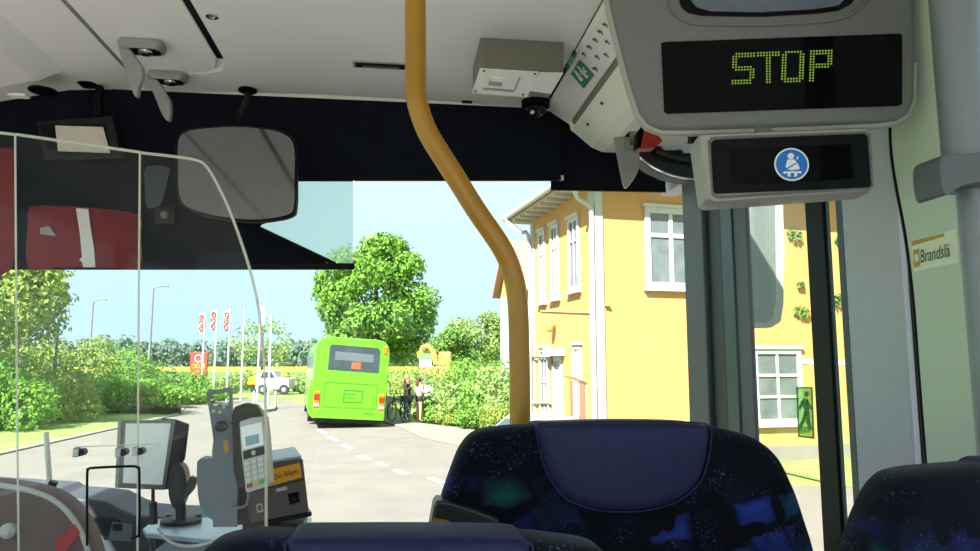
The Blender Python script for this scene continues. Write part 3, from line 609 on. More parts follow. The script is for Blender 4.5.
MB().prism([AY(*p, 1.80) for p in lower + upper], (0, .06, 0)).build('shell', 'pillardark', ar)
MB().tube(smoothpath([AY(*p, 1.795) for p in lower], 4), .0045, 8).build('rim', 'chrome', ar, smooth=True)
MB().tube(smoothpath([AY(*p, 1.79) for p in ((655, 151), (672, 157), (690, 160), (702, 160))], 4), .012, 8).build('inner_rail', 'softblack', ar, smooth=True)
q = AY(696, 150, 1.82); MB().bb((q.x - .01, 1.82, q.z - .01), (q.x + .02, 1.85, 2.85)).build('mount_strap', 'softblack', ar)
MB().prism([AY(*p, 1.785) for p in ((662, 146), (700, 143), (700, 152), (684, 153), (682, 149), (664, 150))], (0, .01, 0)).build('hinge_plate', 'panelwhite', ar)
# right hand rail with bracket
rl = thing('hand_rail', 'thick grey upright rail with clamp bracket at the right edge', 'rail', (AY(985, 300, .86).x, .86, FZ))
hx = [AY(969, -30, .86), AY(970, 60, .86), AY(972, 150, .86), AY(977, 230, .86), AY(981, 400, .86), AY(985, 551, .86)]
t1 = V((hx[0].x, .86, CZ - .004)); X_ = hx[3].x
MB().tube(smoothpath([V((XR - .002, .86, 1.56)), V((X_ + .05, .86, 1.56)), V((X_ + .012, .86, 1.60)), V((X_, .86, 1.68)), V((X_, .86, 1.9)), V((X_, .86, 2.2)), V((X_, .86, AY(975, 185, .86).z))], 4), .021, 16).build('lower_tube', 'railgrey', rl, smooth=True)
MB().tube([V((hx[3].x - .004, .86, AY(975, 190, .86).z)), V((hx[3].x - .006, .86, t1.z))], .031, 16).build('upper_tube', 'railgrey', rl, smooth=True)
MB().prism(smoothpoly([AY(*p, .82) for p in ((940, 160), (950, 153), (968, 154), (1000, 152), (1010, 185), (980, 182), (960, 187), (948, 195), (942, 188))], 3), (0, .05, 0)).build('clamp', 'pillar', rl, bevel=.004)
# wing mirror outside the door
wm = thing('wing_mirror', 'grey wing mirror seen through the front door glass', 'mirror', AY(767, 270, 2.5))
wo_ = [(740, 200), (783, 200), (785, 250), (784, 305), (781, 322), (772, 327.5), (740, 327.5)]
MB().pillow([AY(*p, 2.5) for p in wo_], [(.004, 0), (0, .006), (0, .06), (.03, .10)]).build('housing', mat('mirrorhouse', (140, 150, 144), .4), wm, smooth=40)
MB().prism([AY(*p, 2.498) for p in ((742, 206), (775, 205), (776, 300), (773, 318), (768, 322), (742, 322))], (0, .001, 0)).build('glass', mat('wingglass', (110, 118, 114), .25, metal=.3), wm)
p = AY(752, 205, 2.53); MB().tube([p, p + V((-.02, .02, .18)), V((XR + .04, 2.56, p.z + .26))], .014, 8).build('arm', 'softblack', wm, smooth=True)
# ================================================================== DRIVER'S COMPARTMENT
ys = 1.58
def SC(px, py, y=ys): return AY(px, py, y)
ps = thing('driver_screen', 'clear acrylic driver screen with curved upper corner', 'screen', V((SC(130, 400).x, ys, FZ)))
zlow = 1.60
def pane(pix, cut=False):
    pts = [SC(*p) for p in pix]
    MB().prism(pts, (0, .005, 0)).build('pane', 'acrylic', ps)
pane([(-60, 126), (12, 134), (17, 560), (-60, 560)])
pane([(16, 134), (139, 152), (139, 560), (18, 560)])
curve = [(141, 152.5), (180, 157), (196, 160), (206, 166), (218, 186), (230, 212), (242, 245), (252, 278), (259, 312), (263, 350), (265, 395), (266, 440), (266, 500), (266, 560)]
pane(curve + [(141, 560)])
def edge(path, r=.0032, m='acryledge'): MB().tube(smoothpath([SC(*p) + V((0, .0025, 0)) for p in path], 3), r, 6).build('edge', m, ps, smooth=True)
edge([(-60, 126), (13, 134)]); edge([(15, 134), (140, 152)]); edge(curve)
edge([(14.5, 134), (16, 350), (18, 560)], .002); edge([(139.5, 152), (138, 350), (137, 560)], .0022)
for px, py in ((82, 452), (124, 452), (141, 451)):
    c = SC(px, py); b_ = MB().lathe([(.0075, -.008), (.0075, .010), (.005, .013)], c, V((0, 1, 0)), 14); b_.build('bolt', 'softblack', ps, smooth=True)
    MB().box(c + V((-.009, -.002, 0)), (.012, .014, .018)).build('bolt_clamp', 'steel', ps, bevel=.002)
MB().tube([SC(75, 447), SC(160, 444)], .0012, 6).build('slot_edge', 'acryledge', ps)
# rounded document opening in the screen: dark edging
op = [(88, 545), (88, 475), (90, 469), (95, 467.5), (132, 466), (138, 467.5), (140, 472), (140, 530), (137.5, 536), (132, 538)]
MB().tube(smoothpath([SC(*p) - V((0, .004, 0)) for p in op], 3), .0026, 8).build('opening_edging', 'black', ps, smooth=True)
MB().bb((SC(-60, 500).x, ys - .02, FZ), (SC(200, 500).x, ys + .03, zlow)).build('low_wall', 'console', ps, bevel=.004)
# driver's seat back
dsy = 1.72
dsx = thing('driver_chair', 'brown grey driver seat shell in the bottom left corner', 'seat', V((AY(20, 500, dsy).x, dsy + .2, FZ)))
ol = [AY(*p, dsy) for p in [(-190, 700), (-190, 540), (-150, 500), (-90, 486), (-30, 483), (5, 486), (35, 492), (58, 503), (76, 523), (88, 551), (98, 600), (104, 700)]]
cxs = sum(p.x for p in ol) / len(ol)
MB().pillow(smoothpoly(ol, 3), [(.02, -.004), (.004, 0), (0, .02), (0, .08), (.02, .1)]).build('backrest', 'driverseat', dsx, smooth=50)
MB().tube(smoothpath([p + V((0, .0, 0)) for p in ol[1:11]], 4), .006, 8).build('edge_piping', 'padgrey', dsx, smooth=True)
MB().lathe([(.016, 0), (.016, .012), (.007, .02)], AY(10, 530, dsy - .006), V((0, -1, 0)), 14).build('knob', 'padgrey', dsx, smooth=True)
MB().prism([AY(*p, dsy - .008) for p in ((56, 541), (74, 524), (80, 533), (66, 552), (56, 556))], (0, .006, 0)).build('reflected_red', 'red', dsx)  # red reflected in the screen, added as a coloured patch on the seat
MB().box((cxs, dsy + .18, 1.36), (.46, .18, .1)).build('cushion', 'driverseat', dsx, bevel=.03)
MB().box((cxs, dsy + .18, 1.105), (.2, .2, .41)).build('pedestal', 'softblack', dsx, bevel=.01)
# rod with clamp (left of dash)
rd = thing('white_rod', 'slim white rod with black clamp beside the driver seat', 'rod', AY(48, 500, 1.85))
MB().cyl(AY(46, 432, 1.86), AY(50, 486, 1.86), .006, n=10).build('rod', 'white', rd, smooth=True)
MB().tube([AY(54, 481, 1.86), AY(50, 489, 1.86), AY(44, 500, 1.86), AY(40, 520, 1.86), AY(38, 600, 1.86)], .010, 10).build('clamp', 'softblack', rd, smooth=True)
# dash and steering wheel
da = thing('dashboard', 'grey dashboard hood with instruments behind the screen', 'dashboard', V((-.95, 2.3, FZ)))
dp_ = [(50, 492), (58, 497), (80, 498), (105, 501), (120, 509), (134, 515), (160, 517), (215, 519), (300, 536), (420, 550), (420, 640), (-150, 640), (-150, 480)]
MB().prism([AY(*p, 2.30) for p in dp_], (0, .2, 0)).build('hood', 'dash', da, bevel=.008)
for k in range(5):
    p = AY(74 + k * 11, 515 + k * 3, 2.29); MB().box(p, (.028, .012, .02)).build('switch', 'softblack', da, bevel=.002)
MB().prism([AY(*p, 2.288) for p in ((98, 517), (118, 520), (124, 534), (100, 536))], (0, .008, 0)).build('instrument_panel', 'softblack', da)
MB().prism([AY(*p, 2.286) for p in ((112, 522), (132, 524), (132, 542), (108, 540))], (0, .004, 0)).build('instrument_glass', 'plategrey', da)
MB().bb((XL + .02, 2.30, FZ), (AY(420, 550, 2.3).x, 2.5, 1.36)).build('body', 'dash', da)
sw = thing('steering_wheel', 'grey steering wheel rim seen through the acrylic screen', 'steering wheel', AY(70, 560, 2.1))
c = AY(66, 575, 2.19); n_ = V((0, -.62, .78)); u_ = V((1, 0, 0)); w_ = n_.cross(u_)
MB().tube([c + (u_ * math.cos(a) + w_ * math.sin(a)) * .22 for a in [2 * math.pi * k / 40 for k in range(40)]], .014, 10, closed=True).build('rim', 'softblack', sw, smooth=True)
MB().lathe([(.06, -.02), (.06, .015), (.04, .025)], c - n_ * .03, n_, 18).build('hub', 'softblack', sw, smooth=True)
for k in range(3):
    a = math.pi / 2 + k * 2 * math.pi / 3; MB().cyl(c - n_ * .03, c + (u_ * math.cos(a) + w_ * math.sin(a)) * .215, .012, n=8).build('spoke', 'softblack', sw, smooth=True)
MB().cyl(c - n_ * .05, V((c.x, c.y + .2, 1.30)), .03, n=12).build('column', 'softblack', sw, smooth=True)
# side desk
zd = 1.70
dk = thing('driver_console', 'dark cabinet with pale desk plate beside the driver', 'console', V((AY(195, 520, 1.8).x, 1.8, FZ)))
pl = [AZ(*p, zd) for p in ((143, 528), (156, 519), (250, 516), (312, 517), (305, 529), (215, 540), (146, 533))]
MB().prism(pl, (0, 0, -.012)).build('desk_plate', 'deskblue', dk, bevel=.003)
x0 = AY(143, 530, 1.72).x; x1 = AY(310, 530, 1.72).x
MB().bb((x0 + .01, 1.70, FZ), (x1 - .02, 2.02, zd - .013)).build('cabinet', 'console', dk, bevel=.004)
MB().tube(smoothpath([AY(*p, 1.685) for p in ((158, 528), (165, 538), (178, 545), (195, 546), (215, 541), (235, 534))], 4), .0035, 8).build('cable', 'padgrey', dk, smooth=True)
# tablet on stand
tb = thing('tablet_monitor', 'angled driver tablet in a dark case on a stand', 'monitor', AY(165, 520, 1.78))
T = lambda px, py, y: AY(px, py, y)
fr = [T(124, 421, 1.70), T(172, 421, 1.80), T(163, 487, 1.80), T(121, 485, 1.70)]
nn = (fr[1] - fr[0]).cross(fr[3] - fr[0]).normalized(); nn = -nn if nn.y < 0 else nn
MB().prism([T(121, 420, 1.70), T(176, 420, 1.81), T(165, 490, 1.81), T(118, 488, 1.70)], nn * .012).build('bezel', mat('tabbezel', (142, 150, 146), .5), tb, bevel=.002)
MB().prism([p - nn * .002 + ((fr[0] + fr[2]) / 2 - p) * .07 for p in fr], nn * .001).build('screen', 'tablet', tb)
MB().prism([T(176, 419, 1.81), T(190, 424, 1.86), T(186, 458, 1.86), T(172, 489, 1.84), T(164, 490, 1.81)], V((-.05, .05, 0))).build('back_case', 'black', tb, bevel=.004)
MB().prism(smoothpoly([T(*p, 1.79) for p in ((171, 468), (178, 464), (184, 470), (186, 486), (183, 502), (177, 510), (171, 505), (168, 490))], 3), (0, .04, 0)).build('arm', 'softblack', tb, bevel=.003)
MB().prism([T(*p, 1.785) for p in ((184, 487), (190, 476), (197, 479), (193, 490), (184, 500))], (0, .02, 0)).build('arm_knuckle', 'softblack', tb, bevel=.003)
MB().tube([T(180, 500, 1.80), T(181, 512, 1.80), T(181, 521, 1.80)], .012, 10).build('stem', 'softblack', tb, smooth=True)
cb_ = AZ(181, 523, zd); MB().lathe([(.05, .0015), (.05, .010), (.03, .016)], cb_, n=20).build('base', 'black', tb, smooth=True)
for a in range(3):
    q = cb_ + V((math.cos(a * 2.1 + .5) * .042, math.sin(a * 2.1 + .5) * .042, .010)); MB().lathe([(.008, 0), (.008, .008)], q, n=10).build('base_screw', 'softblack', tb)
mc = thing('microphone_stand', 'short black cylindrical handset under the tablet', 'handset', AZ(153, 524, zd))
MB().cyl(AY(154, 524, 1.76), AY(153, 502, 1.76), .0085, n=12).build('body', 'softblack', mc, smooth=True)
MB().cyl(AY(153, 503, 1.76), AY(153, 489, 1.76), .004, n=8).build('neck', 'softblack', mc, smooth=True)
# card terminal on its grey mounting plate
mp_ = thing('terminal_stand', 'tall grey slotted mounting plate holding the card terminal', 'stand', AZ(222, 526, zd))
yp = 1.70
outer = [(206, 393), (210, 389), (217, 390), (229, 387), (232, 390), (233, 420), (236, 450), (237, 500), (237, 527), (213, 527), (212, 500), (213, 470), (212, 452), (214, 444), (212, 430), (209, 410)]
inner = [(209.5, 400), (213, 394.5), (217, 394.5), (227.5, 392), (229, 394), (229, 401), (228.5, 403), (228, 404), (227, 404.5), (225, 405), (222, 404.5), (219.5, 404), (217.5, 405), (215.5, 406), (213, 405), (211, 403.5)]
MB().frame([AY(*p, yp) for p in outer], [AY(*p, yp) for p in inner], (0, .006, 0)).build('plate', 'plategrey', mp_)
for q in ((213.5, 411), (220, 412), (224, 407)): MB().lathe([(.004, 0), (.004, .002)], AY(*q, yp), V((0, -1, 0)), 8).build('rivet', 'padgrey', mp_)
MB().prism(smoothpoly([AY(*p, yp + .02) for p in ((197, 462), (205, 459), (216, 458), (232, 458), (232, 520), (215, 521), (203, 512), (198, 496))], 2), (0, .05, 0)).build('back_housing', 'plategrey', mp_, smooth=50)
MB().prism([AY(*p, yp - .004) for p in ((223, 441), (228, 439), (229, 452), (224, 453))], (0, .003, 0)).build('tape', 'gold', mp_)
MB().tube(smoothpath([AY(*p, yp - .02) for p in ((229, 506), (236, 508), (246, 505), (249, 492))], 4), .003, 8).build('wire_bracket', 'plategrey', mp_, smooth=True)
MB().lathe([(.012, 0), (.012, -.02), (.008, -.028)], AY(222, 426, yp - .002), V((0, 1, 0)), 12).build('knob', 'softblack', mp_, smooth=True)
ct = thing('card_terminal', 'handheld card terminal with screen and keypad facing the aisle', 'card terminal', AY(252, 490, 1.62))
# front face: leans and turns right
fq = [AY(*p, y) for p, y in (((239.5, 423), 1.62), ((262.5, 418), 1.605), ((268, 484), 1.60), ((246, 491.5), 1.615))]
fn = (fq[1] - fq[0]).cross(fq[3] - fq[0]).normalized(); fn = -fn if fn.y > 0 else fn
def FQ(u, v, o=.0): return (fq[0] * (1 - u) + fq[1] * u) * (1 - v) + (fq[3] * (1 - u) + fq[2] * u) * v + fn * o
MB().prism([FQ(-.02, -.02), FQ(.5, -.04), FQ(1.02, -.02), FQ(1.06, .3), FQ(1.03, 1.0), FQ(.9, 1.03), FQ(.1, 1.03), FQ(-.03, 1.0), FQ(-.06, .4)], -fn * .028).build('body', 'padgrey', ct, bevel=.003)
MB().prism([FQ(.04, .06, .0015), FQ(.96, .06, .0015), FQ(.97, .40, .0015), FQ(.05, .40, .0015)], -fn * .001).build('screen', 'lcd', ct)
MB().prism([FQ(.2, .22, .0022), FQ(.8, .22, .0022), FQ(.8, .36, .0022), FQ(.2, .36, .0022)], -fn * .0003).build('screen_picture', mat('lcdblue', (150, 180, 200), .3), ct)
kk = MB().prism([FQ(.04, .42, .001), FQ(.97, .42, .001), FQ(.97, .545, .001), FQ(.04, .545, .001)], -fn * .001).build('nav_panel', 'pillardark', ct)
MB().lathe([(.0055, 0), (.0045, .002)], FQ(.5, .48, .001), fn, 12).build('nav_key', 'padgrey', ct)
for q in ((.2, .47), (.8, .47), (.25, .52), (.75, .52)): MB().prism([FQ(q[0] - .08, q[1] - .015, .002), FQ(q[0] + .08, q[1] - .015, .002), FQ(q[0] + .08, q[1] + .015, .002), FQ(q[0] - .08, q[1] + .015, .002)], fn * .001).build('function_key', 'softblack', ct)
for r_ in range(5):
    for c_ in range(3):
        u0 = .10 + c_ * .29; v0 = .575 + r_ * .083
        m_ = 'keywhite' if r_ < 4 else ('red', 'keyyellow', 'keygreen')[c_]
        MB().prism([FQ(u0, v0, .001), FQ(u0 + .21, v0, .001), FQ(u0 + .21, v0 + .055, .001), FQ(u0, v0 + .055, .001)], fn * .003).build('key', m_, ct)
MB().prism([AY(*p, 1.640) for p in ((231, 415), (234, 407), (245, 403), (256, 405), (261, 412), (263, 419), (250, 424), (244, 440), (246, 486), (238, 489), (233, 470))], (0, .035, 0)).build('cradle', 'softblack', ct, bevel=.004)
MB().tube(smoothpath([AY(*p, 1.636) for p in ((231, 424), (236, 421), (241, 425), (240, 432))], 3), .003, 8).build('latch', 'softblack', ct, smooth=True)
# ticket machine
tm = thing('ticket_machine', 'brown grey ticket machine with orange label on its tray', 'ticket machine', AZ(280, 527, zd))
yt = 1.78
a = AY(246, 470, yt - .02); b = AY(301, 461, yt + .03)
fv = [AY(*p, y) for p, y in (((242, 469), yt), ((303, 459), yt + .025), ((309, 512), yt + .025), ((250, 524), yt))]
tn = (fv[1] - fv[0]).cross(fv[3] - fv[0]).normalized(); tn = -tn if tn.y > 0 else tn
def TQ(u, v, o=0.): return (fv[0] * (1 - u) + fv[1] * u) * (1 - v) + (fv[3] * (1 - u) + fv[2] * u) * v + tn * o
back = V((-.03, .12, 0))
MB().prism([TQ(0, 0), TQ(1, 0), TQ(1, 1), TQ(0, 1)], back).build('body', 'brownbox', tm, bevel=.003)
MB().prism([TQ(.02, -.02), TQ(.98, -.02), TQ(.98, -.02) + V((-.03, .09, .012)), TQ(.02, -.02) + V((-.03, .09, .012))], (0, 0, .006)).build('lid', 'deskblue', tm, bevel=.002)
p = TQ(.3, -.06) + V((-.02, .05, .02)); MB().box(p, (.05, .02, .016)).build('lid_hinge', 'softblack', tm, bevel=.003)
lbq = MB().prism([TQ(.36, .10, .001), TQ(.94, .06, .001), TQ(.95, .33, .001), TQ(.36, .40, .001)], tn * .0012).build('label_plate', 'orange', tm)
o_ = TQ(.50, .325, .0024); r__ = TQ(.92, .28, .0024) - o_; text('lettering', 'Din Biljett', 'softblack', lbq, o_, r__, TQ(.45, .05, .0024) - o_, .017, width=r__.length)
MB().prism([TQ(.43, .32, .0024), TQ(.45, .18, .0024), TQ(.475, .315, .0024)], tn * .0003).build('arrow_mark', 'softblack', lbq)
MB().prism([TQ(.02, .44, .0006), TQ(.98, .37, .0006), TQ(.98, .385, .0006), TQ(.02, .455, .0006)], tn * .0006).build('seam', 'softblack', tm)
MB().prism([TQ(.50, .46, .001), TQ(.68, .45, .001), TQ(.68, .51, .001), TQ(.50, .52, .001)], tn * .002).build('ticket_slot', 'padgrey', tm)
MB().prism([TQ(.68, .60, .001), TQ(.86, .58, .001), TQ(.87, .78, .001), TQ(.69, .80, .001)], tn * .002).build('lock_plate', 'black', tm)
MB().lathe([(.005, 0), (.004, .004)], TQ(.77, .69, .003), tn, 10).build('lock', 'softblack', tm)
MB().frame([TQ(*q, .001) for q in ((.14, .68), (.24, .67), (.245, .82), (.145, .83))], [TQ(*q, .001) for q in ((.16, .705), (.22, .70), (.225, .79), (.165, .80))], tn * .001).build('mark', 'padgrey', tm)
c = (TQ(0, 1.02) + TQ(1, 1.02)) / 2; MB().prism([TQ(-.12, 1.01), TQ(1.05, 1.01), TQ(1.05, 1.01) + back, TQ(-.12, 1.01) + back], (0, 0, -.01)).build('tray', 'softblack', tm, bevel=.002)
MB().prism([AY(*p, yt - .005) for p in ((232, 476), (243, 474), (250, 523), (233, 526))], (-.02, .1, 0)).build('side_panel', 'softblack', tm)
lo = min(TQ(0, 1.02).z, TQ(1, 1.02).z) - .009
MB().bb((TQ(.2, 1).x, yt + .03, zd), (TQ(.9, 1).x, yt + .11, lo + .004)).build('foot', 'softblack', tm)
# overhead mirror/monitor on the blind
mo_ = thing('overhead_monitor', 'dark framed overhead monitor with pale screen at upper left', 'monitor', AY(78, 138, 2.3))
q4 = [AY(*p, y) for p, y in (((36, 121), 2.28), ((112, 115.5), 2.28), ((122, 158), 2.26), ((44, 160), 2.26))]
MB().prism(q4, (0, .05, 0)).build('case', 'softblack', mo_, bevel=.004)
MB().prism([AY(*p, 2.265) for p in ((40, 124), (104, 125), (112, 156), (48, 157))], (0, .002, 0)).build('bezel', 'black', mo_)
MB().prism([AY(*p, 2.258) for p in ((55, 125.5), (103, 127), (110, 153), (58, 151))], (0, .002, 0)).build('screen', mat('moscreen', (205, 192, 182), .3), mo_)
MB().tube([AY(98, 118, 2.32), AY(98, 97, 2.35), V((AY(98, 97, 2.35).x, 2.36, CZ - .012))], .012, 10).build('stem', 'black', mo_, smooth=True)
# red reflections in the driver screen, built as coloured panels against the blind
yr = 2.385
rj = thing('red_reflection', 'red reflection with a white strip in the driver screen, built as panels', 'cloth', AY(84, 240, yr))
MB().pillow(smoothpoly([AY(*p, yr) for p in ((27, 267), (27, 225), (28, 210), (34, 205.5), (60, 205.5), (100, 208), (139, 215), (140, 240), (140, 267), (110, 267.5), (84, 267), (55, 267.5))], 3), [(.01, -.003), (.002, 0), (0, .008), (.004, .0145)]).build('panel', 'redreflect', rj, smooth=50)
MB().prism([AY(*p, yr - .008) for p in ((76, 208), (88, 209), (90, 225), (94, 250), (95, 267), (83, 267), (82, 262), (79, 260), (82, 257), (80, 235))], (0, .005, 0)).build('white_strip', 'whitereflect', rj)
MB().prism([AY(*p, yr - .008) for p in ((40, 228), (49, 226), (56, 236), (40, 234))], (0, .005, 0)).build('tag', 'hookgrey', rj)  # grey patch belonging to the same built screen reflection
r2 = one(MB().prism(smoothpoly([AY(*p, yr) for p in ((-40, 267), (-40, 150), (0, 148), (13, 153), (14, 200), (12, 267))], 3), (0, .0145, 0)), 'red_reflection', 'redreflect', 'red reflection at the far left edge of the driver screen, built as a panel', 'cloth', smooth=50)
# grey handset plate with knob on the blind
kb = thing('grey_holder', 'dark grey holder with round knob left of the mirror, behind the screen', 'holder', AY(160, 190, 2.32))
MB().prism(smoothpoly([AY(*p, 2.388) for p in ((146, 167), (168, 167), (168, 178), (163, 198), (158, 207), (147, 207), (145, 190))], 3), (0, .01, 0)).build('plate', mat('holdergrey', (62, 66, 74), .6), kb)
MB().prism([AY(*p, 2.386) for p in ((155, 207), (174, 207), (174, 223), (155, 223))], (0, .012, 0)).build('bracket', 'softblack', kb)
MB().lathe([(.012, 0), (.012, .008), (.005, .014)], AY(165, 215, 2.386), V((0, -1, 0)), 14).build('knob', 'midgrey', kb, smooth=True)
# ================================================================== OUTDOORS: ground
_d = ray(290, 365); EF = V((_d.x, _d.y, 0)).normalized(); ER = V((EF.y, -EF.x, 0))
struct(MB().add([(-400, -120, -.03), (400, -120, -.03), (400, 420, -.03), (-400, 420, -.03)], [(0, 1, 2, 3)]), 'ground', 'grass', 'wide green ground around the road')
rp = [(-9.3, -30), (14, -30), (14, 9), (4.4, 13.5), (2.9, 20), AZ(470, 430), AZ(440, 427), AZ(415, 424), AZ(385, 418), AZ(330, 412), AZ(290, 401), AZ(215, 399), AZ(120, 402), (-40, 49), (-40, 44), (-16, 40.5), (-10.5, 37.5), (-9.25, 33)]
road = struct(MB().prism([(p[0], p[1], -.05) for p in rp], (0, 0, .055)), 'road', 'asphalt', 'pale sunlit asphalt road and stop area')
pv = [AZ(470, 430), AZ(440, 427), AZ(415, 424), AZ(385, 418), AZ(377, 421), AZ(400, 428), AZ(420, 438), AZ(475, 450), V((3.6, 19.5, 0)), V((2.9, 20, 0))]
pav = struct(MB().prism([(p.x, p.y, 0) for p in pv], (0, 0, .07)), 'pavement', 'paving', 'raised pavement at the bus stop', bevel=.02)
struct(MB().prism([(p[0], p[1], 0) for p in [(-9.3, 6), (-9.3, 33), (-10.4, 37.4), (-15.8, 40.4), (-30, 44), (-30, 44.4), (-16, 40.8), (-10.7, 37.8), (-9.6, 33), (-9.6, 6)]], (0, 0, .04)), 'kerb', 'paving', 'pale kerb along the left side of the road')
for a, b, w in (((318, 430), (326, 434), 2), ((329, 437), (337, 441), 2.2), ((344, 445.5), (351, 449), 2.4), ((360, 456), (369, 459.5), 2.6), ((377, 463.5), (385, 466), 2.6), ((396, 470), (406, 474), 3), ((430, 478), (443, 483), 3.4)):
    p = AZ(*a); q = AZ(*b); t = (q - p).normalized(); s_ = V((-t.y, t.x, 0)) * .07
    mb = MB().prism([V((v.x, v.y, .004)) for v in (p - s_, q - s_, q + s_, p + s_)], (0, 0, .006)); mb.build('lane_dash', 'roadwhite', road)
# traffic island with bollards
il = [AZ(*p) for p in ((247, 411), (262, 413), (275, 411), (277, 408), (262, 405), (246, 406))]
struct(MB().prism([V((p.x, p.y, 0)) for p in il], (0, 0, .13)), 'traffic_island', 'paving', 'low traffic island with pale kerb', bevel=.03)
for px, lb in ((253.5, 'white bollard at the left of the traffic island'), (268, 'white sign post in the middle of the traffic island'), (275, 'white bollard at the right of the traffic island')):
    p = AZ(px, 409); h = 4.6 if px == 268 else .85
    one(MB().lathe([(.06, .1), (.06, h - .08), (.04, h)], V((p.x, p.y, .02)), n=10), 'bollard', 'polewhite', lb, 'bollard', smooth=True)
struct(MB().prism([V((p.x, p.y, 0)) for p in (AZ(700, 452), AZ(900, 500), AZ(1300, 500), AZ(1200, 425), AZ(700, 425))], (0, 0, .03)), 'lawn', 'grass', 'small lawn beside the yellow building')
# rape field and far meadow
struct(MB().prism([(-110, 150, .8), (40, 160, .8), (40, 190, 1.75), (-110, 180, 1.75)], (0, 0, -.3)), 'field', 'field', 'bright yellow rape field strip in the distance')
struct(MB().prism([(-190, 95, 0), (40, 100, 0), (40, 160, .9), (-190, 150, .9)], (0, 0, -.3)), 'meadow', 'meadow', 'green meadow before the yellow field')
# ================================================================== foliage
def leaves(blobs, n, size, rng, m, name, parent, local=True, shell=.55):
    vs_, fs = [], []; tot = sum(b[1][0] * b[1][1] * b[1][2] for b in blobs) ** 1
    wts = [(b[1][0] * b[1][2]) for b in blobs]; sw_ = sum(wts)
    for (c, r), w in zip(blobs, wts):
        for k in range(max(3, int(n * w / sw_))):
            while True:
                d = V((rng.uniform(-1, 1), rng.uniform(-1, 1), rng.uniform(-1, 1)))
                l = d.length
                if .05 < l < 1: break
            d = d / l * (shell + (1 - shell) * rng.random() ** .6) * rng.uniform(.86, 1.08)
            p = V((c[0] + d.x * r[0], c[1] + d.y * r[1], c[2] + d.z * r[2]))
            nv = (d + V((rng.uniform(-1, 1), rng.uniform(-1, 1), rng.uniform(-.6, 1.2))) * .8).normalized()
            u = nv.cross(V((rng.uniform(-1, 1), rng.uniform(-1, 1), rng.uniform(-1, 1)))).normalized(); w_ = nv.cross(u)
            s_ = size * rng.uniform(.6, 1.3); i = len(vs_)
            vs_ += [tuple(p + u * s_), tuple(p + w_ * s_ * .6 + nv * s_ * .12), tuple(p - u * s_), tuple(p - w_ * s_ * .6 + nv * s_ * .12)]
            fs.append((i, i + 1, i + 2, i + 3))
    me = bpy.data.meshes.new(name); me.from_pydata(vs_, [], fs); o = bpy.data.objects.new(name, me); link(o); me.materials.append(M[m])
    if parent is not None: o.parent = parent; OFF[o.name] = V()
    o['kind'] = 'stuff'
    return o
def tree(name, label, loc, h, rad, m, n, size, seed, group=None, trunk_h=.3, clumps=26, cl=.34, bark='bark', shape=1.0):
    rng = random.Random(seed); t = thing(name, label, 'tree', loc, group)
    th = h * trunk_h; cz = th + (h - th) / 2; rz = (h - th) / 2
    MB().tube([V((0, 0, -.05)), V((.05, 0, th)), V((-.05, .05, cz)), V((0, 0, h * .85))], [h * .025, h * .02, h * .012, h * .004], 8).build('trunk', bark, t, local=True, smooth=True)
    bl = [((0, 0, cz), (rad * .72, rad * .72, rz * .74))]
    for k in range(clumps):
        a = rng.uniform(0, 2 * math.pi); ct_ = rng.uniform(-.85, 1); st = math.sqrt(1 - ct_ * ct_)
        f = .74; prof = 1.0 if ct_ < 0 else 1 - .25 * (1 - shape) * ct_
        c = (math.cos(a) * st * rad * f * prof, math.sin(a) * st * rad * f * prof, cz + ct_ * rz * f); rr = rad * cl * rng.uniform(.7, 1.15)
        bl.append((c, (rr, rr, rr * .8)))
        if k < 9: MB().tube([V((0, 0, th + (cz - th) * rng.random())), V(c)], [h * .008, h * .002], 5).build('branch', bark, t, local=True)
    leaves(bl, n, size, rng, m, 'foliage', t)
    return t
def bush(name, label, loc, w, h, m, n, size, seed, group=None):
    rng = random.Random(seed); t = thing(name, label, 'shrub', loc, group)
    for k in range(4):
        a = k * 1.6 + rng.random(); MB().tube([V((0, 0, -.03)), V((math.cos(a) * w * .2, math.sin(a) * w * .2, h * .6))], [.04, .012], 5).build('stem', 'bark', t, local=True)
    bl = [((0, 0, h * .5), (w * .40, w * .40, h * .46))]
    for k in range(11):
        a = rng.uniform(0, 6.28); r_ = rng.uniform(.2, .36) * w; z = rng.uniform(.15, .8) * h
        q = rng.uniform(.14, .22); bl.append(((math.cos(a) * r_, math.sin(a) * r_, z), (w * q, w * q, min(h * .25, h - z + .1))))
    leaves(bl, n, size, rng, m, 'foliage', t); return t
def gdir(px, D):
    """ground point in pixel column px at camera depth D"""
    d = CF + CR * ((px - 490) / F) * (1 / math.cos(TH)) ; p = CAM + d * D; return V((p.x, p.y, 0))
def ztop(py, D): return H + D * math.tan(TH + math.atan((275.5 - py) / F))
ORD = ['first', 'second', 'third', 'fourth', 'fifth', 'sixth', 'seventh', 'eighth', 'ninth', 'tenth']
def ordinals(rows, keyf):
    out = [None] * len(rows)
    for k in set(keyf(r) for r in rows):
        idx = sorted([i for i, r in enumerate(rows) if keyf(r) == k], key=lambda i: rows[i][0])
        for n_, i in enumerate(idx): out[i] = ', %s from the left of its colour' % ORD[n_] if len(idx) > 1 else ''
    return out
